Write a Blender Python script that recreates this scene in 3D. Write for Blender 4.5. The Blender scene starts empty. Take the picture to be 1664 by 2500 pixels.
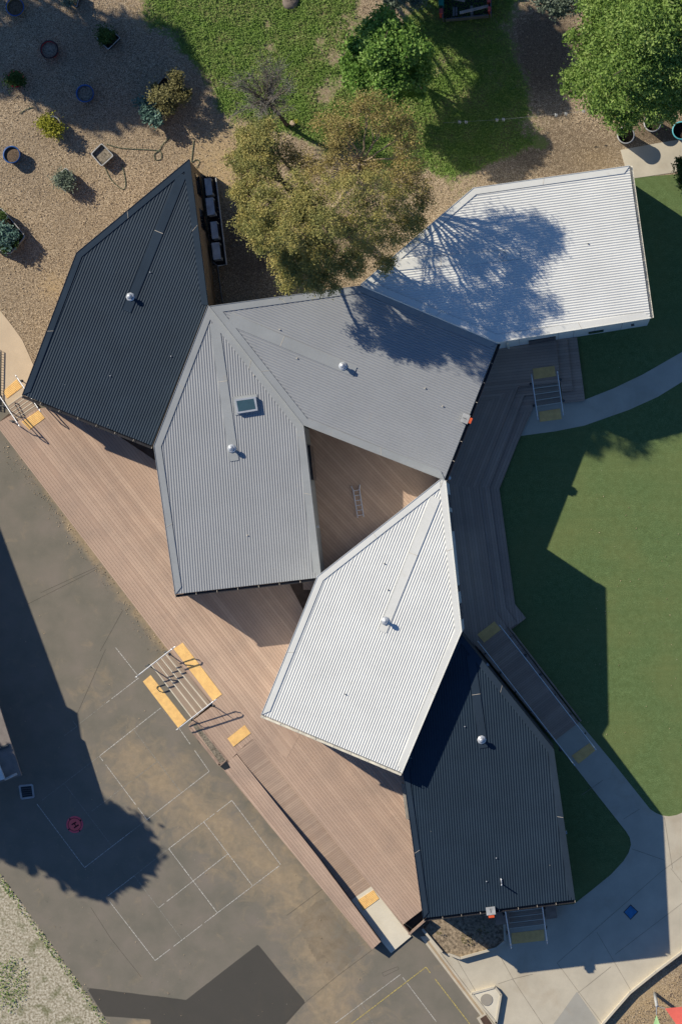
import bpy, bmesh, math, random
import numpy as np
from mathutils import Vector, Matrix
R = math.radians
C = bpy.context.scene.collection
sc = bpy.context.scene
random.seed(5)

# ---------------------------------------------------------------- camera, sky, sun
PPM = 49.0                      # photo pixels per metre on the ground
NX, NY = 1340.0, 1340.0         # photo pixel straight below the drone
FPX = 6480.0
H = FPX / PPM
def G(px, py, z=0.0):
    f = 1 - z / H
    gx = NX + (px - NX) * f; gy = NY + (py - NY) * f
    return Vector(((gx - 832) / PPM, (1250 - gy) / PPM, z))
cam = bpy.data.cameras.new('camera'); co = bpy.data.objects.new('camera', cam); C.objects.link(co)
co.location = G(NX, NY, 0) + Vector((0, 0, H))
cam.sensor_fit = 'VERTICAL'; cam.sensor_height = 36; cam.sensor_width = 36
cam.lens = 36 * FPX / 2500
cam.shift_x = (832 - NX) / 2500; cam.shift_y = (NY - 1250) / 2500
cam.clip_start = 1; cam.clip_end = 2000
sc.camera = co
EL = 31.7
sd = Vector((-.831 * math.cos(R(EL)), .556 * math.cos(R(EL)), math.sin(R(EL))))
w = bpy.data.worlds.new('World'); sc.world = w; w.use_nodes = True
nt = w.node_tree; bg = nt.nodes['Background']; sky = nt.nodes.new('ShaderNodeTexSky')
sky.sky_type = 'NISHITA'; sky.sun_disc = False; sky.sun_elevation = R(EL); sky.sun_rotation = R(-56.2)
sky.air_density = 1.0; sky.dust_density = 0.3; sky.ozone_density = 3.0
mxs = nt.nodes.new('ShaderNodeMix'); mxs.data_type = 'RGBA'; mxs.blend_type = 'MULTIPLY'; mxs.inputs[0].default_value = 1
nt.links.new(sky.outputs[0], mxs.inputs[6]); mxs.inputs[7].default_value = (.76, 1.0, 1.30, 1)
nt.links.new(mxs.outputs[2], bg.inputs[0]); bg.inputs[1].default_value = 0.064
sl = bpy.data.lights.new('sun', 'SUN'); sl.energy = 5.0; sl.angle = R(0.53); sl.color = (1, .90, .735)
so = bpy.data.objects.new('sun', sl); C.objects.link(so); so.rotation_euler = sd.to_track_quat('Z', 'Y').to_euler()
sc.view_settings.view_transform = 'Standard'; sc.view_settings.look = 'None'
sc.view_settings.exposure = 0.22; sc.view_settings.gamma = 1.0
sc.cycles.use_denoising = True

# ---------------------------------------------------------------- tagging / building helpers
def tag(o, label=None, cat=None, group=None, kind=None):
    if label: o['label'] = label
    if cat: o['category'] = cat
    if group: o['group'] = group
    if kind: o['kind'] = kind
    return o
def empty(name, loc, label, cat, group=None):
    o = bpy.data.objects.new(name, None); C.objects.link(o); o.location = loc
    o.empty_display_size = .1
    return tag(o, label, cat, group)
class MB:
    def __init__(s): s.v = []; s.f = []; s.m = []
    def face(s, pts, mi=0):
        n = len(s.v); s.v += [tuple(p) for p in pts]; s.f.append(list(range(n, n + len(pts)))); s.m.append(mi)
    def prism(s, top, bot, mi=0, side=None, cap=True):
        """top / bot rings, top counter-clockwise seen from above"""
        n = len(top); k = len(s.v); side = mi if side is None else side
        s.v += [tuple(p) for p in top] + [tuple(p) for p in bot]
        s.f.append(list(range(k, k + n))); s.m.append(mi)
        if cap: s.f.append([k + n + i for i in reversed(range(n))]); s.m.append(side)
        for i in range(n):
            j = (i + 1) % n
            s.f.append([k + i, k + n + i, k + n + j, k + j]); s.m.append(side)
    def box(s, c, ax, ay, az, mi=0):
        c = Vector(c); ax = Vector(ax); ay = Vector(ay); az = Vector(az)
        if ax.cross(ay).dot(az) < 0: ay = -ay
        r = [c - ax - ay, c + ax - ay, c + ax + ay, c - ax + ay]
        s.prism([p + az for p in r], [p - az for p in r], mi)
    def tube(s, pts, r, n=8, mi=0, closed=False, cap=True):
        pts = [Vector(p) for p in pts]; m = len(pts); k = len(s.v)
        rs = r if isinstance(r, (list, tuple)) else [r] * m
        for i, p in enumerate(pts):
            if closed: d = pts[(i + 1) % m] - pts[i - 1]
            else: d = pts[min(i + 1, m - 1)] - pts[max(i - 1, 0)]
            d = d.normalized() if d.length > 1e-9 else Vector((0, 0, 1))
            a = d.cross(Vector((0, 0, 1)))
            if a.length < 1e-3: a = d.cross(Vector((0, 1, 0)))
            a.normalize(); b = d.cross(a)
            for q in range(n):
                t = 2 * math.pi * q / n
                s.v.append(tuple(p + (a * math.cos(t) + b * math.sin(t)) * rs[i]))
        for i in range(m if closed else m - 1):
            i2 = (i + 1) % m
            for q in range(n):
                q2 = (q + 1) % n
                s.f.append([k + i * n + q, k + i * n + q2, k + i2 * n + q2, k + i2 * n + q]); s.m.append(mi)
        if not closed and cap:
            s.f.append([k + q for q in reversed(range(n))]); s.m.append(mi)
            s.f.append([k + (m - 1) * n + q for q in range(n)]); s.m.append(mi)
    def lathe(s, c, prof, n=24, mi=0):
        c = Vector(c); k = len(s.v)
        for (r, z) in prof:
            for q in range(n):
                t = 2 * math.pi * q / n
                s.v.append((c.x + r * math.cos(t), c.y + r * math.sin(t), c.z + z))
        for i in range(len(prof) - 1):
            for q in range(n):
                q2 = (q + 1) % n
                s.f.append([k + i * n + q, k + i * n + q2, k + (i + 1) * n + q2, k + (i + 1) * n + q]); s.m.append(mi)
    def build(s, name, mats, parent=None, smooth=False):
        if not isinstance(mats, (list, tuple)): mats = [mats]
        me = bpy.data.meshes.new(name); me.from_pydata(s.v, [], s.f)
        for mt in mats: me.materials.append(mt)
        me.polygons.foreach_set('material_index', s.m)
        if smooth: me.polygons.foreach_set('use_smooth', [True] * len(s.f))
        me.update()
        o = bpy.data.objects.new(name, me); C.objects.link(o)
        if parent is not None:
            o.parent = parent; o.location = -parent.location
        return o
def attr_random(o, name='tint', seed=0):
    """one random number per face"""
    me = o.data; a = me.attributes.new(name, 'FLOAT', 'FACE')
    a.data.foreach_set('value', np.random.RandomState(seed).rand(len(me.polygons)).astype(np.float32))

# ---------------------------------------------------------------- materials
def hexc(s):
    s = s.lstrip('#'); v = [int(s[i:i + 2], 16) / 255 for i in (0, 2, 4)]
    return tuple(c / 12.92 if c <= .04045 else ((c + .055) / 1.055) ** 2.4 for c in v)
class NT:
    def __init__(s, name):
        s.m = bpy.data.materials.new(name); s.m.use_nodes = True; s.t = s.m.node_tree; s.n = s.t.nodes; s.l = s.t.links
        s.b = s.n['Principled BSDF']; s.pos = s.n.new('ShaderNodeNewGeometry').outputs['Position']
    def noise(s, scale, detail=4, rough=.55, vec=None, dist=0):
        n = s.n.new('ShaderNodeTexNoise'); n.inputs['Scale'].default_value = scale; n.inputs['Detail'].default_value = detail
        n.inputs['Roughness'].default_value = rough; n.inputs['Distortion'].default_value = dist
        s.l.new(vec or s.pos, n.inputs['Vector']); return n.outputs['Fac']
    def vor(s, scale, out='Color', vec=None):
        n = s.n.new('ShaderNodeTexVoronoi'); n.inputs['Scale'].default_value = scale
        s.l.new(vec or s.pos, n.inputs['Vector']); return n.outputs[out]
    def mapr(s, v, a, b, c=0, d=1):
        n = s.n.new('ShaderNodeMapRange'); n.inputs[1].default_value = a; n.inputs[2].default_value = b
        n.inputs[3].default_value = c; n.inputs[4].default_value = d; s.l.new(v, n.inputs[0]); return n.outputs[0]
    def math(s, op, a, b=None):
        n = s.n.new('ShaderNodeMath'); n.operation = op
        for i, x in enumerate((a, b)):
            if x is None: continue
            if isinstance(x, (int, float)): n.inputs[i].default_value = x
            else: s.l.new(x, n.inputs[i])
        return n.outputs[0]
    def mix(s, f, a, b, mode='MIX'):
        n = s.n.new('ShaderNodeMix'); n.data_type = 'RGBA'; n.blend_type = mode
        for i, x in ((0, f), (6, a), (7, b)):
            if isinstance(x, (int, float)): n.inputs[i].default_value = x
            elif isinstance(x, (tuple, list)): n.inputs[i].default_value = (*x, 1)
            else: s.l.new(x, n.inputs[i])
        return n.outputs[2]
    def ramp(s, v, stops):
        n = s.n.new('ShaderNodeValToRGB'); e = n.color_ramp.elements
        while len(e) < len(stops): e.new(.5)
        for i, (p, c) in enumerate(stops): e[i].position = p; e[i].color = (*c, 1)
        s.l.new(v, n.inputs[0]); return n.outputs[0]
    def attr(s, name, out='Fac'):
        n = s.n.new('ShaderNodeAttribute'); n.attribute_name = name; return n.outputs[out]
    def bump(s, h, st=.3, dist=.02):
        n = s.n.new('ShaderNodeBump'); n.inputs['Strength'].default_value = st; n.inputs['Distance'].default_value = dist
        s.l.new(h, n.inputs['Height']); s.l.new(n.outputs[0], s.b.inputs['Normal'])
    def fin(s, col, rough=.8, spec=.3, metal=0):
        if isinstance(col, (tuple, list)): s.b.inputs['Base Color'].default_value = (*col, 1)
        else: s.l.new(col, s.b.inputs['Base Color'])
        if isinstance(rough, (int, float)): s.b.inputs['Roughness'].default_value = rough
        else: s.l.new(rough, s.b.inputs['Roughness'])
        s.b.inputs['Specular IOR Level'].default_value = spec; s.b.inputs['Metallic'].default_value = metal
        return s.m
def sc_(c, k): return tuple(min(1, x * k) for x in c)
def simple(name, c, rough=.7, spec=.3, metal=0, var=.25, scale=3, fine=30, bump=0):
    t = NT(name)
    a = t.noise(scale, 5); b = t.noise(fine, 3)
    col = t.mix(t.mapr(a, .3, .7), sc_(c, 1 - var), sc_(c, 1 + var))
    col = t.mix(t.mapr(b, .3, .7, 0, .5), col, t.mix(1.0, col, (.75, .75, .75), 'MULTIPLY'))
    if bump: t.bump(b, bump)
    return t.fin(col, rough, spec, metal)

def m_ground():
    t = NT('ground_cover')
    # wood chip mulch
    n1 = t.noise(11, 6, .75); v1 = t.vor(38)
    sep = t.n.new('ShaderNodeSeparateColor'); t.l.new(v1, sep.inputs[0])
    chips = t.mix(.55, n1, sep.outputs[0])
    mul = t.ramp(chips, [(.2, (.085, .064, .045)), (.42, (.235, .178, .118)), (.6, (.42, .325, .22)), (.85, (.78, .66, .48))])
    big = t.noise(.35, 5)
    mul = t.mix(t.mapr(big, .35, .65, 0, .38), mul, (.19, .155, .115))
    # bare sandy soil
    n2 = t.noise(16, 6, .7)
    sand = t.ramp(n2, [(.25, (.30, .21, .11)), (.5, (.50, .37, .20)), (.8, (.66, .51, .31))])
    # grass and clover
    n3 = t.noise(14, 6, .75); n4 = t.noise(.9, 4)
    gr = t.ramp(n3, [(.25, (.035, .065, .015)), (.48, (.11, .19, .04)), (.62, (.18, .28, .065)), (.85, (.32, .42, .14))])
    gr = t.mix(t.mapr(n4, .42, .66, 0, .8), gr, (.20, .17, .095))
    # bleached dry grass
    n5 = t.noise(9, 6, .7); n6 = t.noise(1.6, 5)
    dr = t.ramp(n5, [(.3, (.12, .10, .06)), (.46, (.35, .31, .225)), (.62, (.62, .58, .47))])
    dr = t.mix(t.mapr(n6, .52, .66, 0, .6), dr, (.09, .11, .03))
    # darker mulch: shade painted into the colour, also used for dull brown soil
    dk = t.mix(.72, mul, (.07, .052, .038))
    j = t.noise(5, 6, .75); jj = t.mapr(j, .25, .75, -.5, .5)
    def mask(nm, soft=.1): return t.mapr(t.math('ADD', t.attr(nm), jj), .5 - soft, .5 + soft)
    col = t.mix(mask('sand', .4), mul, sand)
    col = t.mix(mask('shade_dull', .4), col, dk)
    col = t.mix(mask('grass', .22), col, gr)
    col = t.mix(mask('dry'), col, dr)
    t.bump(t.noise(18, 5, .8), .6, .035)
    return t.fin(col, .95, .1)
def m_asphalt():
    t = NT('asphalt')
    base = t.ramp(t.noise(.8, 6, .55), [(.3, (.170, .160, .130)), (.5, (.200, .182, .148)), (.7, (.225, .198, .165))])
    f = t.noise(45, 3, .8)
    base = t.mix(t.mapr(f, .35, .7, 0, .28), base, t.mix(1.0, base, (.55, .55, .55), 'MULTIPLY'))
    dust = t.ramp(t.noise(3, 6, .7), [(.3, (.28, .22, .145)), (.7, (.40, .31, .20))])
    j = t.mapr(t.noise(1.3, 8, .68, dist=.6), .25, .75, -.55, .55)
    m = t.mapr(t.math('ADD', t.attr('dust'), j), .15, 1.05, 0, .85)
    col = t.mix(m, base, dust)
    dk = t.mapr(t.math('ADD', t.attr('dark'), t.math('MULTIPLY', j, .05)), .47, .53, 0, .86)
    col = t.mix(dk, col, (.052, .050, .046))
    sp = t.vor(1.4, 'Distance'); spot = t.mapr(sp, .015, .03, .7, 0)
    col = t.mix(spot, col, (.4, .38, .33))
    t.bump(f, .25, .01)
    return t.fin(col, .85, .25)
def m_deck(name, c1, c2):
    t = NT(name)
    col = t.mix(t.attr('tint'), c1, c2)
    a = t.noise(.55, 7, .65, dist=.4); col = t.mix(t.mapr(a, .38, .68, 0, .5), col, tuple(x * k for x, k in zip(c1, (.72, .78, .84))))
    a2 = t.noise(.4, 4, .5); col = t.mix(t.mapr(a2, .5, .75, 0, .35), col, sc_(c2, 1.12))
    f = t.noise(22, 4, .7); col = t.mix(t.mapr(f, .35, .7, 0, .35), col, t.mix(1.0, col, (.7, .68, .66), 'MULTIPLY'))
    return t.fin(col, .75, .25)
def m_concrete(name, c, stain=(.30, .21, .12), k=.35):
    t = NT(name)
    a = t.noise(.7, 7, .6); b = t.noise(30, 4, .7); s = t.noise(.45, 6, .65, dist=.5)
    col = t.mix(t.mapr(a, .3, .7), sc_(c, .86), sc_(c, 1.1))
    col = t.mix(t.mapr(b, .3, .75, 0, .3), col, sc_(c, .7))
    col = t.mix(t.mapr(s, .55, .75, 0, k), col, stain)
    t.bump(b, .15, .008)
    return t.fin(col, .85, .25)
def m_turf():
    t = NT('artificial_turf')
    a = t.noise(20, 6, .8); b = t.noise(3.2, 5, .7); c = t.noise(.3, 5)
    col = t.ramp(a, [(.3, (.058, .092, .036)), (.5, (.132, .198, .078)), (.72, (.265, .34, .145))])
    col = t.mix(t.mapr(b, .38, .66, 0, .55), col, (.078, .112, .036))
    col = t.mix(t.mapr(c, .4, .65, 0, .5), col, (.17, .19, .072))
    mp = t.n.new('ShaderNodeMapping'); mp.inputs['Rotation'].default_value = (0, 0, .12); mp.inputs['Scale'].default_value = (.12, 2.2, 1); t.l.new(t.pos, mp.inputs[0])
    st = t.noise(1.0, 4, .6, vec=mp.outputs[0]); col = t.mix(t.mapr(st, .4, .65, 0, .35), col, (.10, .155, .06))
    sp = t.vor(1.3, 'Distance'); col = t.mix(t.mapr(sp, .012, .03, .8, 0), col, (.5, .48, .36))
    t.bump(a, .7, .03)
    return t.fin(col, .95, .1)
def m_metal_roof(name, c, rough=.45, var=.1, rust=0.0):
    t = NT(name)
    a = t.noise(.6, 6, .65); b = t.noise(9, 5, .7)
    col = t.mix(t.mapr(a, .3, .7), sc_(c, 1 - var), sc_(c, 1 + var))
    col = t.mix(t.mapr(b, .45, .8, 0, .25), col, sc_(c, .72))
    sp = t.vor(1.1, 'Distance'); col = t.mix(t.mapr(sp, .012, .028, .5, 0), col, (.5, .47, .4))
    if rust:
        s = t.noise(1.2, 7, .7, dist=.6); col = t.mix(t.mapr(s, .6, .75, 0, rust), col, (.42, .34, .22))
    return t.fin(col, rough + .15, .12)
def m_leaf(name, stops, trans=.25):
    t = NT(name)
    n = t.noise(.9, 3); f = t.mix(.5, t.attr('tint'), n)
    col = t.ramp(f, stops)
    t.fin(col, .6, .25)
    tr = t.n.new('ShaderNodeBsdfTranslucent'); t.l.new(col, tr.inputs[0])
    mx = t.n.new('ShaderNodeMixShader'); mx.inputs[0].default_value = trans
    out = t.n['Material Output']; t.l.new(t.b.outputs[0], mx.inputs[1]); t.l.new(tr.outputs[0], mx.inputs[2]); t.l.new(mx.outputs[0], out.inputs[0])
    return t.m
M = {}
M['ground'] = m_ground(); M['asphalt'] = m_asphalt(); M['turf'] = m_turf()
M['deck'] = m_deck('deck_boards', (.45, .318, .24), (.55, .402, .305))
M['tread'] = m_deck('tread_boards', (.36, .28, .21), (.45, .35, .27))
M['rampb'] = m_deck('ramp_boards', (.43, .31, .235), (.53, .395, .30))
M['under'] = simple('deck_substructure', (.10, .07, .055), .9, .1)
M['fascia'] = simple('deck_fascia', (.36, .26, .2), .8)
M['conc'] = m_concrete('pale_concrete', (.53, .485, .39))
M['conc_warm'] = m_concrete('warm_concrete', (.62, .50, .355), (.42, .30, .18), .5)
M['conc_light'] = m_concrete('light_concrete', (.70, .65, .53), (.4, .32, .2), .2)
M['kerb'] = m_concrete('kerb_concrete', (.56, .51, .41), (.35, .22, .10), .35)
M['rust'] = m_concrete('rusty_channel', (.42, .33, .22), (.35, .16, .06), .6)
M['white_roof'] = m_metal_roof('white_roof_metal', (.71, .72, .695), .5, .06, .14)
M['grey_roof'] = m_metal_roof('grey_roof_metal', (.32, .335, .35), .4, .05, .1)
M['grey_flash'] = m_metal_roof('grey_flashing_metal', (.32, .34, .35), .4, .08, .25)
M['dark_roof'] = m_metal_roof('dark_roof_metal', (.021, .037, .058), .4, .12)
M['dark_flash'] = m_metal_roof('dark_flashing_metal', (.026, .042, .064), .4, .15)
M['white_flash'] = m_metal_roof('white_flashing_metal', (.73, .735, .695), .5, .05, .2)
M['gutter'] = simple('dark_gutter', (.03, .03, .035), .5)
M['gutter_w'] = simple('white_gutter', (.7, .68, .6), .5)
M['wall_white'] = simple('white_wall_panel', (.70, .72, .72), .6, var=.06)
M['wall_grey'] = simple('grey_wall_metal', (.30, .32, .33), .55, var=.08)
M['wall_dark'] = simple('dark_wall_metal', (.05, .055, .065), .6, var=.1)
M['wall_brown'] = simple('timber_wall', (.24, .17, .11), .75, var=.2, scale=2)
M['joint'] = simple('sheet_joint', (.62, .56, .46), .5, var=.2)
M['glass'] = simple('window_glass', (.05, .10, .13), .08, .6, var=.1)
M['glassdark'] = simple('dark_window_glass', (.015, .02, .03), .08, .6, var=.1)
M['silver'] = simple('galvanised_metal', (.55, .58, .62), .35, .5, .35, var=.08)
M['steel'] = simple('stainless_rail', (.72, .74, .76), .3, .5, .6, var=.05)
M['alu'] = simple('aluminium', (.72, .74, .78), .35, .5, .4, var=.05)
M['black'] = simple('black_plastic', (.018, .018, .022), .5)
M['darkgrey'] = simple('dark_grey_metal', (.07, .08, .09), .5)
M['acgrey'] = simple('grey_unit_casing', (.62, .66, .70), .5)
M['tactile'] = simple('tactile_yellow', (.96, .60, .23), .7, var=.12, scale=4)
M['paint_w'] = simple('white_line_paint', (.56, .55, .51), .8, var=.4, scale=14)
M['paint_f'] = simple('faded_line_paint', (.27, .26, .23), .8, var=.4, scale=14)
M['paint_y'] = simple('yellow_line_paint', (.50, .40, .12), .8, var=.4, scale=14)
M['soil'] = simple('potting_soil', (.15, .11, .075), .95, .1, var=.5, scale=14, fine=40, bump=.8)
M['soil_dark'] = simple('dark_soil', (.055, .042, .033), .95, .1, var=.5, scale=14, fine=40, bump=.8)
M['soil_bed'] = simple('garden_bed_soil', (.30, .24, .17), .95, .1, var=.6, scale=7, fine=26, bump=1)
M['blue'] = simple('blue_plastic', (.02, .09, .28), .5)
M['teal'] = simple('teal_plastic', (.10, .42, .50), .5)
M['yellow_pot'] = simple('yellow_plastic', (.50, .38, .08), .5)
M['red'] = simple('red_plastic', (.45, .02, .03), .5)
M['padred'] = simple('landing_pad_red', (1.0, .15, .15), .6, var=.1)
M['padrim'] = simple('landing_pad_rim', (.92, .13, .17), .6, var=.1)
M['padline'] = simple('landing_pad_lettering', (.05, .004, .006), .6, var=.1)
M['orange'] = simple('orange_plastic', (.75, .12, .04), .5)
M['rim'] = simple('pale_tub_rim', (.42, .43, .43), .6)
M['galv'] = simple('grey_green_planter', (.24, .25, .23), .6)
M['bark'] = simple('grey_bark', (.20, .16, .12), .9, .1, var=.35, scale=4)
M['bark_dark'] = simple('dark_bark', (.09, .07, .055), .9, .1, var=.35, scale=4)
M['bark_pale'] = simple('pale_bark', (.45, .36, .26), .9, .1, var=.3, scale=4)
M['timber'] = simple('weathered_timber', (.30, .28, .25), .85, .1, var=.25, scale=5)
M['green_paint'] = simple('green_painted_post', (.01, .16, .13), .6)
M['red_paint'] = simple('red_painted_post', (.38, .07, .06), .7)
M['sail_red'] = simple('red_sail_cloth', (.85, .17, .13), .8, .1, var=.05)
M['sail_green'] = simple('green_sail_cloth', (.50, .78, .36), .8, .1, var=.05)
M['hatchblue'] = simple('blue_hatch_cover', (.04, .20, .42), .6)
M['rope'] = simple('green_hose', (.07, .11, .07), .7)
M['rock'] = simple('grey_rock', (.24, .20, .17), .95, .1, var=.3, scale=3, bump=.5)
M['grate'] = simple('dark_grate', (.02, .025, .03), .5)
M['gravel'] = simple('trough_gravel', (.23, .20, .155), .95, .1, var=.6, scale=12, fine=40, bump=1)
M['euc'] = m_leaf('eucalypt_leaves', [(.15, (.10, .12, .04)), (.4, (.25, .26, .085)), (.62, (.42, .37, .12)), (.85, (.66, .54, .22))])
M['euc_brown'] = m_leaf('dry_eucalypt_leaves', [(.15, (.13, .12, .042)), (.5, (.34, .28, .095)), (.85, (.56, .45, .20))])
M['decid'] = m_leaf('bright_green_leaves', [(.15, (.045, .10, .018)), (.42, (.13, .26, .045)), (.65, (.24, .40, .09)), (.9, (.45, .58, .22))], .35)
M['ash'] = m_leaf('ash_tree_leaves', [(.15, (.055, .11, .022)), (.42, (.16, .27, .055)), (.65, (.28, .40, .10)), (.9, (.48, .56, .23))], .35)
M['gum_grey'] = m_leaf('grey_green_leaves', [(.1, (.07, .10, .07)), (.5, (.17, .22, .16)), (.9, (.34, .38, .3))])
M['cabbage'] = m_leaf('blue_green_leaves', [(.1, (.03, .07, .06)), (.5, (.09, .17, .14)), (.9, (.24, .36, .30))], .1)
M['lime'] = m_leaf('yellow_green_leaves', [(.1, (.11, .13, .01)), (.5, (.30, .31, .03)), (.9, (.50, .46, .08))], .2)
M['darkgreen'] = m_leaf('dark_green_leaves', [(.1, (.015, .04, .008)), (.5, (.045, .095, .018)), (.9, (.10, .17, .04))], .2)
M['brownbush'] = m_leaf('olive_brown_leaves', [(.1, (.06, .05, .02)), (.5, (.15, .14, .05)), (.9, (.30, .28, .12))], .1)
M['clover'] = m_leaf('clover_leaves', [(.15, (.06, .11, .02)), (.42, (.15, .25, .05)), (.7, (.26, .36, .09)), (.9, (.42, .50, .20))], .2)

# ---------------------------------------------------------------- numpy helpers
def fbm(x, y, seed=0, oct=4):
    rs = np.random.RandomState(seed); T = rs.rand(256, 256); out = 0; amp = 1; tot = 0
    for o in range(oct):
        xi = np.floor(x).astype(int); yi = np.floor(y).astype(int); fx = x - xi; fy = y - yi
        fx = fx * fx * (3 - 2 * fx); fy = fy * fy * (3 - 2 * fy)
        a = T[xi % 256, yi % 256]; b = T[(xi + 1) % 256, yi % 256]; c = T[xi % 256, (yi + 1) % 256]; d = T[(xi + 1) % 256, (yi + 1) % 256]
        out = out + amp * ((a * (1 - fx) + b * fx) * (1 - fy) + (c * (1 - fx) + d * fx) * fy); tot += amp
        amp *= .5; x = x * 2 + 17.3; y = y * 2 + 9.1
    return out / tot
def sdf(px, py, poly):
    """signed distance in photo pixels, positive inside"""
    d = np.full(px.shape, 1e9); inside = np.zeros(px.shape, bool)
    n = len(poly)
    for i in range(n):
        x0, y0 = poly[i]; x1, y1 = poly[(i + 1) % n]
        ex, ey = x1 - x0, y1 - y0; L = ex * ex + ey * ey + 1e-9
        t = np.clip(((px - x0) * ex + (py - y0) * ey) / L, 0, 1)
        d = np.minimum(d, np.hypot(px - x0 - t * ex, py - y0 - t * ey))
        c = ((y0 > py) != (y1 > py)) & (px < (x1 - x0) * (py - y0) / ((y1 - y0) + 1e-12) + x0)
        inside ^= c
    return np.where(inside, d, -d)
def line_d(px, py, pts):
    d = np.full(px.shape, 1e9)
    for (x0, y0), (x1, y1) in zip(pts[:-1], pts[1:]):
        ex, ey = x1 - x0, y1 - y0; L = ex * ex + ey * ey + 1e-9
        t = np.clip(((px - x0) * ex + (py - y0) * ey) / L, 0, 1)
        d = np.minimum(d, np.hypot(px - x0 - t * ex, py - y0 - t * ey))
    return d
def blob(px, py, x, y, rx, ry): return 1 - np.hypot((px - x) / rx, (py - y) / ry)
def grid(name, x0, x1, y0, y1, step, z, mat, fields, keep=None):
    xs = np.arange(x0, x1 + step, step); ys = np.arange(y0, y1 + step, step)
    X, Y = np.meshgrid(xs, ys); nx, ny = len(xs), len(ys)
    co_ = np.stack([(X - 832) / PPM, (1250 - Y) / PPM, np.full(X.shape, z)], -1).reshape(-1, 3)
    idx = np.arange(nx * ny).reshape(ny, nx)
    q = np.stack([idx[1:, :-1], idx[1:, 1:], idx[:-1, 1:], idx[:-1, :-1]], -1).reshape(-1, 4)
    if keep is not None:
        cx = (X[1:, 1:] + X[:-1, :-1]).reshape(-1) / 2; cy = (Y[1:, 1:] + Y[:-1, :-1]).reshape(-1) / 2
        q = q[keep(cx, cy)]
    o = npmesh(name, co_, q, mat)
    for k, fn in fields.items():
        a = o.data.attributes.new(k, 'FLOAT', 'POINT'); a.data.foreach_set('value', fn(X, Y).reshape(-1).astype(np.float32))
    return o
def npmesh(name, co_, q, mat, parent=None):
    me = bpy.data.meshes.new(name); k = q.shape[1]
    me.vertices.add(len(co_)); me.vertices.foreach_set('co', co_.astype(np.float32).reshape(-1))
    me.loops.add(q.size); me.loops.foreach_set('vertex_index', q.astype(np.int32).reshape(-1))
    me.polygons.add(len(q)); me.polygons.foreach_set('loop_start', np.arange(0, q.size, k, dtype=np.int32))
    me.polygons.foreach_set('loop_total', np.full(len(q), k, dtype=np.int32))
    me.update(calc_edges=True)
    me.materials.append(mat)
    o = bpy.data.objects.new(name, me); C.objects.link(o)
    if parent is not None: o.parent = parent; o.location = -parent.location
    return o

# ---------------------------------------------------------------- ground
GRASS = [(345, -300), (372, 30), (430, 90), (470, 150), (540, 205), (575, 300), (620, 300), (700, 330), (790, 420), (900, 430), (1010, 440),
         (1100, 440), (1190, 400), (1270, 330), (1290, 270), (1262, 180), (1255, 60), (1250, -300)]
DRY = [(-300, 1750), (0, 2133), (268, 2502), (500, 2820), (-300, 2820)]
def f_grass(X, Y):
    s = np.minimum(sdf(X, Y, GRASS) / 60 + .5, .98)
    s = s + 1.9 * (fbm(X / 60, Y / 60, 3, 5) - .5) + .12 - .9 * np.clip(blob(X, Y, 840, 190, 90, 190), 0, 1) + .5 * np.clip(blob(X, Y, 500, 60, 170, 130), 0, 1) + .5 * np.clip(blob(X, Y, 1130, 300, 130, 130), 0, 1) - 1.3 * np.clip(blob(X, Y, 930, 40, 110, 60), 0, 1)
    s = s - 1.0 * np.clip(blob(X, Y, 760, 400, 230, 120), 0, 1) - .8 * np.clip(blob(X, Y, 1000, 440, 200, 60), 0, 1)
    s = s + np.clip(1.1 * blob(X, Y, 1395, 310, 50, 34), 0, 1) + np.clip(1.1 * blob(X, Y, 1325, 350, 32, 22), 0, 1)
    return np.clip(s, -1, 1.6)
def f_sand(X, Y):
    s = .75 * np.clip(blob(X, Y, 560, 400, 150, 150), 0, 1) + .5 * np.clip(blob(X, Y, 1450, 385, 90, 60), 0, 1) + .5 * np.clip(blob(X, Y, 130, 700, 50, 50), 0, 1)
    s += .4 * np.clip(blob(X, Y, 350, 30, 60, 60), 0, 1)
    s += .5 * np.clip(blob(X, Y, 1600, 2450, 260, 130), 0, 1)
    return s + .05
def f_shade_dull(X, Y):  # blobs paint in shade under trees and beside the wall, plus dull soil
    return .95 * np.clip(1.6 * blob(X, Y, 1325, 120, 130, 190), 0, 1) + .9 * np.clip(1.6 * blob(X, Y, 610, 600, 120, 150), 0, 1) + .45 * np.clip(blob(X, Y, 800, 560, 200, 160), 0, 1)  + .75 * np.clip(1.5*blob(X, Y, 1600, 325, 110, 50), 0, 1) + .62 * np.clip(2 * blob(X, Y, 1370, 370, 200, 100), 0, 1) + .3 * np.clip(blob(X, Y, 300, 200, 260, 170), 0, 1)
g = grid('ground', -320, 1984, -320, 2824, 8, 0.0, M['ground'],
         {'grass': f_grass, 'sand': f_sand, 'shade_dull': f_shade_dull, 'dry': lambda X, Y: np.clip(sdf(X, Y, DRY) / 20 + .5, -1, 1.6)})
tag(g, kind='structure')
mb = MB()
def Wp(px, py, z=0): return ((px - 832) / PPM, (1250 - py) / PPM, z)
B = 20000
for (a, b, c, d) in [(-B, -320, -B, B), (1984, B, -B, B), (-320, 1984, -B, -320), (-320, 1984, 2824, B)]:
    mb.face([Wp(a, d), Wp(b, d), Wp(b, c), Wp(a, c)])
tag(mb.build('ground', M['ground']), kind='structure')

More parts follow.
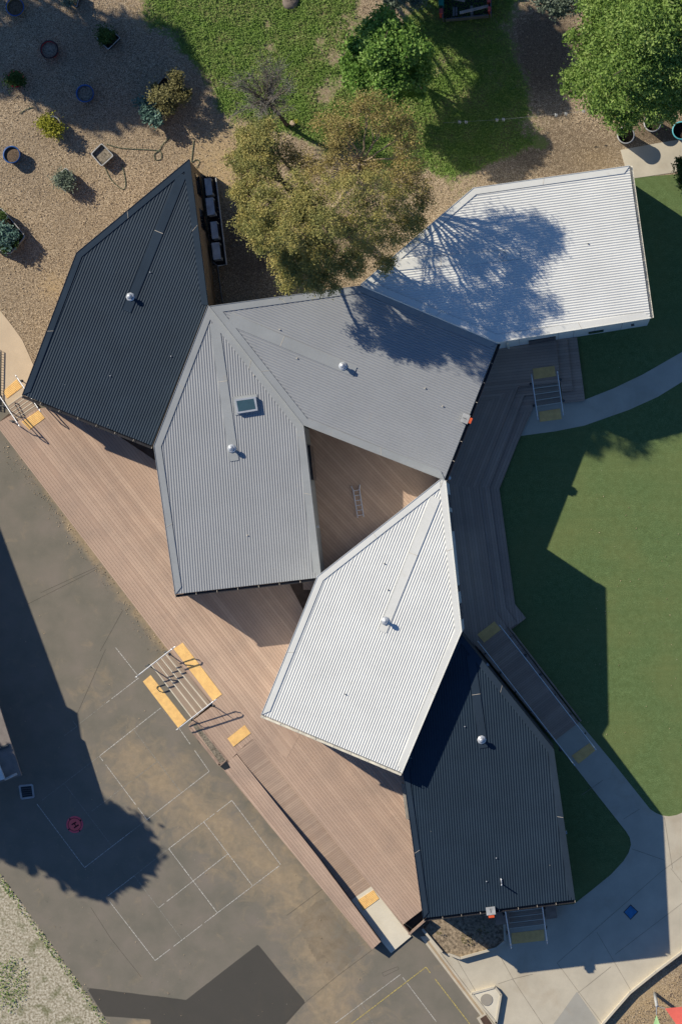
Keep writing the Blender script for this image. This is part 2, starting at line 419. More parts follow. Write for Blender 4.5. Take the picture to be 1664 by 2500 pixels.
def ccw(pts):
    a = sum(pts[i][0] * pts[(i + 1) % len(pts)][1] - pts[(i + 1) % len(pts)][0] * pts[i][1] for i in range(len(pts)))
    return list(pts) if a < 0 else list(reversed(pts))     # image y runs down
def slab(name, poly, z, mat, z0=0.0, parent=None, kind='structure', side=None, mb=None):
    poly = ccw(poly); m = mb or MB()
    top = [G(x, y, z) for x, y in poly]; bot = [Vector((p.x, p.y, z0)) for p in top]
    if z - z0 < .006: m.face(top)
    else: m.prism(top, bot)
    if mb: return
    o = m.build(name, mat, parent)
    if kind and parent is None: tag(o, kind=kind)
    return o
ASPH = [(-320, 905), (60, 930), (110, 985), (400, 1000), (700, 1500), (1000, 2200), (1043, 2286), (1204, 2498), (1215, 2824), (500, 2824), (268, 2502), (0, 2133), (-320, 1690)]
def f_dust(X, Y):
    s = .95 * (1 - line_d(X, Y, [(330, 1860), (420, 1930), (560, 2040), (700, 2160), (770, 2260), (800, 2400), (810, 2560)]) / 125)
    s = np.maximum(s, .75 * (1 - line_d(X, Y, [(15, 1040), (200, 1318), (404, 1586)]) / 22))
    s = np.maximum(s, 1.4 * (1 - line_d(X, Y, [(170, 1280), (235, 1365)]) / 20))
    s = np.maximum(s, 1.1 * (1 - line_d(X, Y, [(330, 1490), (400, 1575), (425, 1590)]) / 20))
    s = np.maximum(s, .6 * blob(X, Y, 310, 1880, 130, 50)); s = np.maximum(s, .5 * blob(X, Y, 250, 1680, 90, 80))
    s = np.maximum(s, .7 * (1 - line_d(X, Y, [(560, 1885), (750, 2120), (905, 2320)]) / 16))
    s = np.maximum(s, .35 * blob(X, Y, 900, 2470, 130, 90)); s = np.maximum(s, 1.1 * blob(X, Y, 350, 2497, 60, 16))
    return np.clip(s, 0, 1.3)
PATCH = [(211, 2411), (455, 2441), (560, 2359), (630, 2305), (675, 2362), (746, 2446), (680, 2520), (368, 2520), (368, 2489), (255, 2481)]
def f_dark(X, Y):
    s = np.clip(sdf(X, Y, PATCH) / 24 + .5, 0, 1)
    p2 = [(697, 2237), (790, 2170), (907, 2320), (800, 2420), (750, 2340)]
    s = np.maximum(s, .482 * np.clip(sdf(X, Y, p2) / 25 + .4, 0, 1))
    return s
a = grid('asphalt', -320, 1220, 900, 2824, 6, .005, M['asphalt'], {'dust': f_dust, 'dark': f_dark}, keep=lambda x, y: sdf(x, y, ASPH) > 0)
tag(a, kind='structure')
slab('turf', [(1180, 500), (1500, 436), (1545, 434), (1664, 424), (2300, 360), (2300, 2240), (1180, 2240)], .006, M['turf'])
# ------- concrete
slab('path', [(-320, 640), (-60, 700), (0, 757), (30, 795), (55, 830), (72, 868), (88, 905), (110, 960), (60, 966), (20, 990), (3, 962), (3, 930), (2, 880), (-20, 860), (-320, 860)], .03, M['conc_warm'])
slab('path', [(1290, 985), (1426, 976), (1497, 948), (1568, 914), (1664, 859), (2000, 690), (2300, 560), (2300, 640), (1900, 830), (1664, 932), (1604, 969), (1533, 1001), (1425, 1039), (1354, 1053), (1272, 1064), (1262, 1062)], .02, M['conc'])
slab('path', [(1513, 366), (1600, 350), (1720, 330), (2300, 260), (2300, 345), (1664, 418), (1548, 435), (1524, 405)], .02, M['conc'])
APRON = [(1352, 1808), (1412, 1762), (1500, 1868), (1586, 1976), (1600, 1985), (1615, 1991), (1632, 1993), (1650, 1990), (1664, 1984), (2300, 1800), (2300, 1980), (1664, 2325), (1600, 2367), (1540, 2417), (1490, 2475), (1466, 2505), (1300, 2824),
         (1240, 2824), (1204, 2498), (1043, 2286), (1100, 2240), (1200, 2200), (1330, 2215), (1400, 2207), (1440, 2176), (1490, 2135), (1520, 2103), (1533, 2082), (1539, 2062), (1536, 2045), (1527, 2030), (1460, 1945), (1400, 1868)]
slab('pavement', APRON, .022, M['conc'])
tri = MB()
for poly in ([(1336, 2520), (1407, 2421), (1470, 2510)],):
    slab('', poly, .026, None, mb=tri)
def joint(p, q, w=.02):
    a_, b_ = G(*p, .0265), G(*q, .0265); d = (b_ - a_).normalized(); n = Vector((-d.y, d.x, 0)) * w / 2
    j.face([a_ - n, b_ - n, b_ + n, a_ + n])
j = MB()
for p, q in [((1220, 2335), (1251, 2390)), ((1251, 2390), (1215, 2402)), ((1251, 2390), (1300, 2378)), ((1358, 2350), (1470, 2500)), ((1455, 2275), (1540, 2420)), ((1610, 2130), (1664, 2090)), ((1360, 2350), (1610, 2130)),
             ((1500, 2330), (1664, 2205)), ((1620, 1995), (1640, 2120)), ((1636, 2120), (1664, 2155)), ((1420, 1940), (1470, 1905)), ((1520, 2000), (1560, 1975)), ((1410, 2424), (1490, 2360)), ((1250, 2390), (1330, 2510)),
             ((1540, 2072), (1620, 2100)), ((1110, 2335), (1160, 2420))]:
    joint(p, q)
tag(j.build('pavement_joint', simple('joint_line', (.28, .25, .20), .9)), kind='structure')
tag(tri.build('pavement', m_concrete('blue_grey_concrete', (.38, .37, .33))), kind='structure')

# ---------------------------------------------------------------- painted court lines
def lines(name, segs, mat, w=.03):
    m = MB(); rs = random.Random(3)
    for (p, q) in segs:
        a_, b_ = G(*p, .0), G(*q, .0); L = (b_ - a_).length; d = (b_ - a_).normalized(); n = Vector((-d.y, d.x, 0)) * w / 2
        t = 0
        while t < L:
            l = rs.uniform(.08, .22); e = min(L, t + l)
            if rs.random() > .03:
                k = rs.uniform(.75, 1.1); z = Vector((0, 0, .0095))
                m.face([a_ + d * t - n * k + z, a_ + d * e - n * k + z, a_ + d * e + n * k + z, a_ + d * t + n * k + z])
            t = e + rs.uniform(.01, .035)
    o = m.build(name, mat); tag(o, kind='structure'); return o
lines('court_marking', [((393, 1728), (243, 1846)), ((436, 1776), (511, 1883)), ((511, 1883), (359, 2001)), ((243, 1846), (359, 2001)), ((91, 1963), (207, 2118)), ((207, 2118), (321, 2030)),
      ((412, 2072), (531, 2229)), ((268, 2201), (379, 2345)), ((379, 2345), (550, 2214)), ((550, 2214), (685, 2111)), ((566, 1954), (685, 2111)), ((412, 2072), (566, 1954)), ((264, 2187), (328, 2138)), ((388, 2216), (556, 2085)), ((498, 2007), (616, 2162)),
      ((336, 1648), (282, 1580)), ((339, 1655), (260, 1716)), ((818, 2498), (977, 2379)), ((977, 2379), (1064, 2494))], M['paint_w'])
lines('court_marking', [((393, 1728), (436, 1776)), ((243, 1846), (91, 1963)), ((326, 1780), (443, 1935)), ((384, 1859), (216, 1987)), ((157, 1912), (274, 2066)), ((260, 1716), (193, 1768)), ((359, 2001), (321, 2030)), ((328, 2138), (412, 2072)), ((328, 2138), (445, 2294)),
      ((158, 1796), (189, 1773)), ((882, 2451), (911, 2500)), ((178, 1760), (189, 1773))], M['paint_f'], .03)
lines('court_marking', [((857, 2500), (1039, 2361)), ((1039, 2361), (1146, 2500))], M['paint_y'], .04)
# saw cuts and seams in the asphalt
j = MB()
for p, q in [((907, 2320), (820, 2385)), ((820, 2385), (746, 2446)), ((746, 2446), (690, 2500)), ((787, 2170), (700, 2235)), ((100, 1447), (235, 1385)), ((68, 1475), (240, 1388)), ((258, 1585), (188, 1745)), ((222, 2215), (270, 2290)), ((270, 2290), (345, 2385)), ((300, 1490), (245, 1590)), ((932, 2375), (970, 2360)), ((936, 2384), (973, 2366)), ((932, 2375), (936, 2384)), ((970, 2360), (973, 2366))]:
    a_, b_ = G(*p, .008), G(*q, .008); d = (b_ - a_).normalized(); n = Vector((-d.y, d.x, 0)) * .007
    j.face([a_ - n, b_ - n, b_ + n, a_ + n])
tag(j.build('asphalt_seam', simple('seam', (.075, .068, .058), .9)), kind='structure')

# ---------------------------------------------------------------- strips clipped to polygons
def clip(poly, nx, ny, c, keep_ge):
    out = []; n = len(poly)
    for i in range(n):
        p, q = poly[i], poly[(i + 1) % n]
        dp = p[0] * nx + p[1] * ny - c; dq = q[0] * nx + q[1] * ny - c
        if not keep_ge: dp, dq = -dp, -dq
        if dp >= 0: out.append(p)
        if (dp > 0 > dq) or (dp < 0 < dq):
            t = dp / (dp - dq); out.append((p[0] + t * (q[0] - p[0]), p[1] + t * (q[1] - p[1])))
    return out
def boards(name, poly, direction, zf, mat, parent=None, pitch=6.9, gap=.38, th=.03, kind='structure', mb=None, seed=1):
    """real boards laid over poly (photo px); zf(px,py) gives the height"""
    if not callable(zf):
        zc = zf; zf = lambda x, y: zc
    dx, dy = direction; L = math.hypot(dx, dy); nx, ny = -dy / L, dx / L
    ts = [p[0] * nx + p[1] * ny for p in poly]; t = math.floor(min(ts) / pitch) * pitch
    m = mb or MB()
    while t < max(ts):
        a_ = clip(poly, nx, ny, t + gap / 2, True)
        if len(a_) > 2: a_ = clip(a_, nx, ny, t + pitch - gap / 2, False)
        if len(a_) > 2:
            a_ = ccw(a_); top = [G(x, y, zf(x, y)) for x, y in a_]; m.prism(top, [p - Vector((0, 0, th)) for p in top], cap=False)
        t += pitch
    if mb: return
    o = m.build(name, mat, parent); attr_board(o, seed)
    if kind and parent is None: tag(o, kind=kind)
    return o
def attr_board(o, seed=1):
    # faces of one board share one number: same vertex block
    me = o.data; n = len(me.polygons); rs = np.random.RandomState(seed); vals = np.zeros(n, np.float32)
    cur = None; last = -1
    for i, p in enumerate(me.polygons):
        vs = list(p.vertices)
        if min(vs) > last: cur = rs.rand(); 
        last = max(last, max(vs)) if min(vs) <= last else max(vs)
        vals[i] = cur
    a = me.attributes.new('tint', 'FLOAT', 'FACE'); a.data.foreach_set('value', vals)

# ---------------------------------------------------------------- timber decks
DZ = .60
dk = empty('timber_deck', G(600, 1700), 'large pinkish-brown timber deck wrapping round the folded roofs above the asphalt yard', 'deck')
ED = (383, 500); MD = (1, 1.27)
outer = [(-10, 1036), (404, 1577), (416, 1590), (520, 1722), (472, 1758), (461, 1772), (540, 1872), (905, 2318)]
# border boards along the yard edge
boards('border_boards', [(-10, 1036), (30, 1012), (440, 1545), (452, 1562), (416, 1592), (404, 1579)], ED, DZ, M['deck'], dk, seed=2)
boards('border_boards', [(566, 1852), (578, 1842), (584, 1850), (777, 2094), (929, 2299), (908, 2318), (540, 1872)], (1, 1.25), DZ, M['deck'], dk, seed=4, pitch=6.9)
boards('deck_boards', [(22, 1008), (42, 1030), (92, 997), (180, 990), (640, 1300), (820, 1640), (700, 1850), (617, 1804), (600, 1818), (520, 1722), (424, 1602), (416, 1590), (450, 1563), (437, 1548), (27, 1015)], MD, DZ + .002, M['deck'], dk, seed=5)
boards('deck_boards', [(520, 1723), (600, 1817), (577, 1840), (566, 1852), (540, 1873), (460, 1771), (472, 1758)], (1, 1.25), DZ - .002, M['deck'], dk, seed=6)
boards('deck_boards', [(617, 1804), (905, 2164), (982, 2258), (1028, 2223), (1100, 2200), (1100, 1900), (820, 1640), (700, 1700)], (1, 1.25), DZ - .004, M['deck'], dk, seed=7)
boards('deck_boards', [(720, 1020), (1100, 1130), (1090, 1190), (780, 1440), (740, 1440)], (1, 1.05), DZ + .004, M['deck'], dk, seed=8)
um = MB()
for poly in ([(-8, 1036), (22, 1010), (42, 1032), (92, 999), (620, 1000), (1020, 1170), (1100, 1500), (1100, 2160), (1028, 2220), (982, 2255), (906, 2161), (619, 1803), (600, 1820), (566, 1852), (538, 1870), (462, 1771), (474, 1757), (518, 1722), (417, 1592), (404, 1576)],
             [(566, 1853), (577, 1842), (776, 2094), (928, 2299), (908, 2317), (542, 1871)]):
    poly = ccw(poly); top = [G(x, y, DZ - .035) for x, y in poly]; um.prism(top, [Vector((p.x, p.y, 0)) for p in top], cap=False)
um.build('deck_base', M['under'], dk)
# ramp descending between the main deck and the outer strip
def rampz(x, y):
    t = ((x - 600) * .61 + (y - 1828) * .79) / 420
    return DZ - .01 - (DZ - .09) * min(1, max(0, t))
rp = empty('access_ramp', G(720, 2000), 'timber boarded ramp sloping down beside the narrow outer deck strip to a white slab', 'ramp')
boards('ramp_boards', [(577, 1838), (618, 1804), (906, 2164), (850, 2202)], (1, -.70), rampz, M['rampb'], rp, pitch=5.2, gap=.4, seed=9)
slab('concrete_landing', [(850, 2202), (906, 2164), (1003, 2286), (954, 2327)], .085, M['conc_light'], parent=rp)
# eastern deck with two long steps
dk2 = empty('timber_deck', G(1180, 1300), 'shaded stepped timber deck on the lawn side with two long terraces', 'deck')
T1 = [(1100, 850), (1356, 828), (1366, 934), (1265, 944), (1211, 1080), (1168, 1191), (1208, 1491), (1237, 1532), (1166, 1580), (1110, 1560), (1060, 1172)]
T2 = [(1100, 850), (1383, 826), (1397, 953), (1279, 966), (1236, 1080), (1193, 1191), (1234, 1484), (1262, 1522), (1166, 1590), (1110, 1560), (1060, 1172)]
T3 = [(1100, 850), (1407, 823), (1427, 978), (1302, 992), (1263, 1080), (1218, 1194), (1256, 1475), (1283, 1509), (1245, 1539), (1166, 1590), (1110, 1560), (1060, 1172)]
def cut3(P, z, s, ups=None, base=None):
    nA = P[3]
    # upper part boards run with the white building, middle part with the slanted edge, lower part with the long edge
    up = [P[0], P[1], P[2], P[3], (1130, 1010), (1080, 1000)]
    mid = [P[3], P[4], P[5], (1040, 1180), (1080, 1000), (1130, 1010)]
    low = [P[5]] + P[6:-1] + [(1060, 1180)]
    for q_ in (ups or [up]): boards('step_boards', q_, (1, -.1), z, M['deck'], dk2, seed=s)
    boards('step_boards', mid, (-.40, 1), z - .001, M['deck'], dk2, seed=s + 1)
    boards('step_boards', low, (.133, 1), z, M['deck'], dk2, seed=s + 2)
    poly = ccw(base or P); top = [G(x, y, z - .034) for x, y in poly]; m = MB(); m.prism(top, [Vector((p.x, p.y, 0)) for p in top], cap=False); m.build('deck_base', M['under'], dk2)
cut3(T3, .2, 20, [[(1380, 826), (1407, 823), (1427, 978), (1373, 984), (1369, 950)], [(1240, 965), (1302, 958), (1306, 991), (1302, 992), (1296, 1004), (1230, 1012)]], T3[:3] + [(1373, 984), (1367, 930), (1298, 936), (1305, 991)] + T3[3:])
cut3(T2, .4, 30, [[(1354, 828), (1383, 826), (1397, 953), (1370, 956), (1364, 920)], [(1240, 946), (1299, 937), (1303, 963), (1279, 966), (1215, 990)]], T2[:3] + [(1370, 956), (1367, 930), (1298, 936), (1302, 963)] + T2[3:])
cut3(T1, DZ, 40)
def ramp2z(x, y):
    t = ((x - 1200) * .62 + (y - 1555) * .785) / 300
    return DZ - (DZ - .05) * min(1, max(0, t))
rp2 = empty('access_ramp', G(1290, 1680), 'shaded timber ramp between silver handrails beside the dark roof and the lawn', 'ramp')
boards('ramp_boards', [(1166, 1578), (1236, 1530), (1412, 1764), (1354, 1808)], (1, -.76), ramp2z, M['deck'], rp2, pitch=5.2, seed=11)
for (p, q) in (((1239, 1532), (1416, 1762)), ((1158, 1572), (1350, 1806))):
    m = MB(); d = Vector((q[0] - p[0], q[1] - p[1])); n = Vector((-d.y, d.x)).normalized() * 3.4; pts = [p, q, (q[0] - n.x, q[1] - n.y), (p[0] - n.x, p[1] - n.y)]
    pts = ccw(pts); top = [G(x, y, ramp2z(x, y) + .08) for x, y in pts]; m.prism(top, [Vector((v.x, v.y, 0)) for v in top]); m.build('ramp_kerb', M['fascia'], rp2)

# ---------------------------------------------------------------- stairs, tactile pads, handrails
def lerp(a_, b_, t): return (a_[0] + (b_[0] - a_[0]) * t, a_[1] + (b_[1] - a_[1]) * t)
def stairs(label, TL, TR, BR, BL, ztop, n, bd, seed):
    """top edge TL-TR, bottom edge BL-BR (photo px)"""
    c = ((TL[0] + BR[0]) / 2, (TL[1] + BR[1]) / 2)
    st = empty('stairs', G(*c), label, 'stairs')
    dz = ztop / (n + 1)
    for i in range(n):
        a0, a1 = i / n, (i + 1) / n
        z = ztop - dz * (i + 1)
        q = [lerp(TL, BL, a0), lerp(TR, BR, a0), lerp(TR, BR, a1), lerp(TL, BL, a1)]
        m = MB(); boards('', q, bd, z, None, mb=m, pitch=4.6, gap=.35)
        o = m.build('tread', M['tread'], st); attr_board(o, seed + i)
        m = MB(); pl = ccw([lerp(TL, BL, a0), lerp(TR, BR, a0), lerp(TR, BR, a1 - .03), lerp(TL, BL, a1 - .03)]); top = [G(x, y, z - .032) for x, y in pl]
        m.prism(top, [Vector((p.x, p.y, 0)) for p in top], cap=False); r_ = m.build('riser', M['fascia'], o); r_.location = (0, 0, 0)
        m = MB(); pl = ccw([lerp(TL, BL, a1 - .16 / n), lerp(TR, BR, a1 - .16 / n), lerp(TR, BR, a1 - .01 / n), lerp(TL, BL, a1 - .01 / n)]); top = [G(x, y, z + .008) for x, y in pl]
        m.prism(top, [p - Vector((0, 0, .012)) for p in top]); r_ = m.build('nosing', M['conc_light'], o); r_.location = (0, 0, 0)
    return st
stairs('broad sunlit stairs with four pale-edged treads from the deck down to the asphalt court', (416, 1590), (520, 1715), (470, 1757), (367, 1622), DZ, 4, (1, 1.25), 50)
stairs('narrow sunlit stairs at the left corner of the dark roof, down to the curved path', (92, 997), (42, 1030), (20, 990), (60, 960), DZ, 5, (1, -.68), 60)
stairs('shaded stairs cut through the terraces down to the curved lawn path', (1298, 935), (1361, 927), (1368, 984), (1307, 994), DZ, 4, (1, -.12), 70)
stairs('shaded stairs below the eave of the lowest dark roof, down to the pavement', (1236, 2215), (1320, 2205), (1328, 2258), (1243, 2268), DZ, 4, (1, -.11), 80)
db = MB(); slab('', [(1203, 2160), (1236, 2160), (1243, 2256), (1209, 2258)], DZ, None, mb=db); slab('', [(1324, 2160), (1350, 2160), (1359, 2241), (1332, 2245)], DZ, None, mb=db)
slab('', [(1236, 2160), (1322, 2160), (1321, 2207), (1237, 2216)], DZ - .003, None, mb=db)
tag(db.build('stair_landing', M['fascia']), 'brown timber landing under the lowest dark roof at its front stairs', 'landing')

def tactile(label, poly, z, bd, fine=3.6):
    m = MB(); poly = ccw(poly)
    top = [G(x, y, z + .008) for x, y in poly]; m.prism(top, [p - Vector((0, 0, .008)) for p in top])
    boards('', poly, bd, z + .016, None, mb=m, pitch=fine, gap=1.3, th=.0075)
    o = m.build('tactile_pad', M['tactile']); tag(o, label, 'tactile pad', 'yellow tactile paving pads')
tactile('long yellow tactile strip on the deck above the broad sunlit stairs', [(424, 1584), (446, 1569), (542, 1695), (520, 1711)], DZ + .006, (1, 1.27))
tactile('long yellow tactile strip on the asphalt below the broad sunlit stairs', [(349, 1664), (368, 1648), (455, 1759), (435, 1777)], .008, (1, 1.27))
tactile('small yellow tactile pad on the sunlit deck at the head of the boarded ramp', [(555, 1803), (597, 1770), (612, 1790), (570, 1823)], DZ + .006, (1, -.78))
tactile('yellow tactile pad on the white slab at the foot of the boarded ramp', [(872, 2198), (911, 2173), (925, 2194), (886, 2223)], .09, (1, -.7))
tactile('yellow tactile pad on the curved path above the narrow sunlit stairs', [(7.5, 956), (41, 926), (55, 945), (18, 973)], .034, (1, -.78))
tactile('yellow tactile pad on the deck near the left corner of the darkest roof', [(53, 1030), (95, 1001), (110, 1020.5), (73, 1049)], DZ + .006, (1, -.68))
tactile('shaded tactile pad on the deck above the stairs of the lawn terraces', [(1299, 900), (1352, 893), (1356, 918), (1303, 926)], DZ + .006, (1, -.13))
tactile('shaded tactile pad on the lawn path below the terrace stairs', [(1314, 1005), (1366, 997), (1370, 1023), (1317, 1030)], .024, (1, -.13))
tactile('shaded tactile pad at the head of the ramp with silver handrails', [(1164, 1549), (1206, 1517), (1222, 1537), (1181, 1569)], DZ + .006, (1, -.78))
tactile('brown-looking tactile pad on the path below the ramp with silver handrails', [(1394, 1845), (1438, 1814), (1452, 1832), (1411, 1865)], .026, (1, -.7))
tactile('shaded tactile pad on the pavement in front of the lowest dark roof', [(1247, 2278), (1327, 2269), (1328, 2296), (1249, 2305)], .026, (1, -.11))

def handrail(label, p, q, zp, zq, posts, h=.95, r=.03, off=(0, 0), base=None, hook=True, group='stainless steel handrails'):
    """rail from p (ground level zp) to q (zq); posts = [(t, outward px offset)]"""
    z0, z1 = zp + h, zq + h
    c = lerp(p, q, .5); o = empty('handrail', G(*c), label, 'handrail', group)
    def at(t, dz=0):
        x, y = lerp(p, q, t); return G(x, y, z0 + (z1 - z0) * t + dz)
    m = MB(); m.tube([at(0), at(.06), at(.5), at(.94), at(1)], r)
    m.build('top_rail', M['steel'], o, True)
    m = MB(); m.tube([at(.02, -.28), at(.5, -.28), at(.98, -.28)], r * .8)
    m.build('lower_rail', M['steel'], o, True)
    if hook:
        for t, s in ((0, -1), (1, 1)):
            A = at(t); Bp = at(.02 if t == 0 else .98, -.28); d = (at(1) - at(0)); d.z = 0; d.normalize(); d *= s * .16
            m = MB(); mid = (A + Bp) / 2
            m.tube([A, A + d * .7 + Vector((0, 0, -.03)), mid + d, Bp + d * .7 + Vector((0, 0, .03)), Bp], r * .95); m.build('rail_end', M['steel'], o, True)
    for t, ox, oy, zb in posts:
        x, y = lerp(p, q, t); top = at(t, -.03); b = G(x + ox, y + oy, zb); m = MB()
        m.tube([b, Vector((b.x, b.y, top.z - .35)), Vector((b.x, b.y, top.z - .12)), top], r * .9)
        m.lathe(b, [(.001, .012), (.07, .012), (.07, 0)], 12)
        m.build('post', M['darkgrey'], o, True)
    return o
handrail('silver handrail on the upper left side of the broad sunlit stairs', (423, 1582), (336, 1650), DZ, 0, [(.12, -7, 2, DZ), (.62, -6, 0, .0)])
handrail('silver handrail on the lower right side of the broad sunlit stairs', (523, 1711), (436, 1778), DZ, 0, [(.06, 4, 8, DZ), (.6, 4, 5, .0)])
handrail('long silver handrail at the far left edge beside the narrow stairs', (46, 1037), (-6, 958), DZ, 0, [(.1, -9, 0, DZ), (.55, -7, -1, .0)])
handrail('short silver handrail half hidden under the corner of the darkest roof', (96, 1000), (42, 921), DZ, 0, [(.15, 4, -8, DZ), (.85, 4, -3, .03)])
handrail('shaded blue-lit handrail on the left of the terrace stairs', (1297, 920), (1311, 1018), DZ, 0, [(.18, -5, 0, DZ), (.72, -5, 0, .2)])
handrail('shaded blue-lit handrail on the right of the terrace stairs', (1360, 912), (1373, 1007), DZ, 0, [(.15, 5, 0, DZ), (.7, 5, 0, .2)])
handrail('long handrail on the building side of the shaded ramp', (1169, 1570), (1398, 1864), DZ, 0, [(.08, -4, 2, .5), (.24, -4, 2, .45), (.4, -4, 2, .35), (.56, -4, 2, .2), (.72, -4, 2, .1), (.88, -4, 2, 0)])
handrail('long handrail on the lawn side of the shaded ramp', (1222, 1531), (1450, 1826), DZ, 0, [(.08, 5, -2, .5), (.24, 5, -2, .45), (.4, 5, -2, .35), (.56, 5, -2, .2), (.72, 5, -2, .1), (.88, 5, -2, 0)])
handrail('shaded handrail on the left of the stairs under the lowest dark roof', (1232, 2222), (1246, 2308), DZ, 0, [(.1, -5, 0, DZ), (.6, -4, 0, .0)])
handrail('shaded handrail on the right of the stairs under the lowest dark roof', (1322, 2208), (1334, 2297), DZ, 0, [(.1, 5, 0, DZ), (.6, 4, 0, .0)])

# ---------------------------------------------------------------- buildings
PITCH = 6.3
def centroid(poly): return (sum(p[0] for p in poly) / len(poly), sum(p[1] for p in poly) / len(poly))
class Roof:
    def __init__(s, label, poly, gutter, ribdir, zg, k, roofm, flashm, wallm, flash_edges, guttm, fw=17, group='folded metal-roofed pavilions'):
        s.poly = poly; L = math.hypot(*ribdir); s.u = (ribdir[0] / L, ribdir[1] / L); s.g = poly[gutter[0]]; s.zg = zg; s.k = k
        gp = [poly[i] for i in gutter]; s.g = lerp(gp[0], gp[1], .5)
        s.root = empty('pavilion', G(*centroid(poly)), label, 'building', group)
        # roof sheet, four facets per corrugation
        m = MB(); nx, ny = -s.u[1], s.u[0]; ts = [p[0] * nx + p[1] * ny for p in poly]
        q = PITCH / 4; i0 = math.floor(min(ts) / q); i1 = math.ceil(max(ts) / q); A = .012
        prof = [A, 0, -A, 0]
        inner = s.inset(poly, 1.5)
        for i in range(i0, i1):
            a_ = clip(inner, nx, ny, i * q, True)
            if len(a_) > 2: a_ = clip(a_, nx, ny, (i + 1) * q, False)
            if len(a_) < 3: continue
            pts = []
            for x, y in ccw(a_):
                f = (x * nx + y * ny) / q - i
                h = prof[i % 4] * (1 - f) + prof[(i + 1) % 4] * f
                pts.append(G(x, y, s.z(x, y) + h))
            m.face(pts)
        s.roof = m.build('roof', roofm, s.root)
        # walls
        m = MB(); wl = ccw(s.inset(poly, 1.0)); top = [G(x, y, s.z(x, y) - .05) for x, y in wl]
        bot = [Vector((p.x, p.y, 0)) for p in top]
        for i in range(len(top)):
            jn = (i + 1) % len(top); m.face([top[i], bot[i], bot[jn], top[jn]])
        m.face([p - Vector((0, 0, .03)) for p in top])
        s.wall = m.build('wall', wallm, s.root)
        # flashings along the raking edges
        ins = s.inset(poly, fw); n = len(poly)
        m = MB(); jm = MB()
        for e in flash_edges:
            i, jn = e, (e + 1) % n
            q4 = ccw([poly[i], poly[jn], ins[jn], ins[i]])
            top = [G(x, y, s.z(x, y) + .034) for x, y in q4]; m.prism(top, [p - Vector((0, 0, .012)) for p in top])
            # fascia outside
            A1, B1 = G(*poly[i], s.z(*poly[i]) + .03), G(*poly[jn], s.z(*poly[jn]) + .03)
            d = (B1 - A1).normalized(); up = Vector((0, 0, 1)); nn = d.cross(up).normalized() * .01
            cn = G(*centroid(poly)); 
            if nn.dot((A1 + B1) / 2 - Vector((cn.x, cn.y, A1.z))) < 0: nn = -nn
            m.box((A1 + B1) / 2 + nn - up * .10, (B1 - A1) / 2, nn, up * .125)
            Lx = math.hypot(poly[jn][0] - poly[i][0], poly[jn][1] - poly[i][1]); kk = max(1, round(Lx / 270))
            for w_ in range(kk):
                t = (w_ + .45) / kk; a_ = lerp(poly[i], poly[jn], t); b_ = lerp(ins[i], ins[jn], t)
                v = (poly[jn][0] - poly[i][0]) / Lx * .8, (poly[jn][1] - poly[i][1]) / Lx * .8
                qq = ccw([a_, b_, (b_[0] + v[0], b_[1] + v[1]), (a_[0] + v[0], a_[1] + v[1])])
                top = [G(x, y, s.z(x, y) + .042) for x, y in qq]; jm.prism(top, [p - Vector((0, 0, .01)) for p in top])
        fo = m.build('edge_flashing', flashm, s.root)
        jo = jm.build('flashing_joint', M['joint'], fo); jo.location = (0, 0, 0)
        # gutter: open channel with bracket tips
        g0, g1 = gp; A1, B1 = G(*g0, s.z(*g0) - .03), G(*g1, s.z(*g1) - .03); d = (B1 - A1).normalized(); nn = Vector((d.y, -d.x, 0)).normalized()
        cn = G(*centroid(poly))
        if nn.dot(Vector((A1.x - cn.x, A1.y - cn.y, 0))) < 0: nn = -nn
        m = MB(); mid = (A1 + B1) / 2; hl = (B1 - A1) / 2
        m.box(mid + nn * .06 - Vector((0, 0, .09)), hl, nn * .06, Vector((0, 0, .01)))
        m.box(mid + nn * .122 - Vector((0, 0, .05)), hl, nn * .006, Vector((0, 0, .05)))
        m.box(mid + nn * .002 - Vector((0, 0, .05)), hl, nn * .004, Vector((0, 0, .03)))
        go = m.build('gutter', guttm, s.root)
        m = MB(); Lw = (B1 - A1).length; kk = int(Lw / .9)
        for w_ in range(kk + 1):
            c_ = A1 + (B1 - A1) * (w_ / max(1, kk)); m.box(c_ + nn * .06 + Vector((0, 0, .002)), d * .009, nn * .05, Vector((0, 0, .003)))
        bo = m.build('gutter_bracket', M['joint'], go); bo.location = (0, 0, 0)
    def z(s, x, y):
        return s.zg + s.k * ((x - s.g[0]) * s.u[0] + (y - s.g[1]) * s.u[1])
    def inset(s, poly, d):
        c = ccw(poly); rev = (c != list(poly)); n = len(c); out = []
        for i in range(n):
            p0, p1, p2 = c[i - 1], c[i], c[(i + 1) % n]
            e1 = Vector((p1[0] - p0[0], p1[1] - p0[1])).normalized(); e2 = Vector((p2[0] - p1[0], p2[1] - p1[1])).normalized()
            n1 = Vector((e1.y, -e1.x)); n2 = Vector((e2.y, -e2.x))
            b = (n1 + n2); b.normalize(); k = d / max(.25, b.dot(n1)); out.append((p1[0] + b.x * k, p1[1] + b.y * k))
        if rev: out.reverse()
        return out
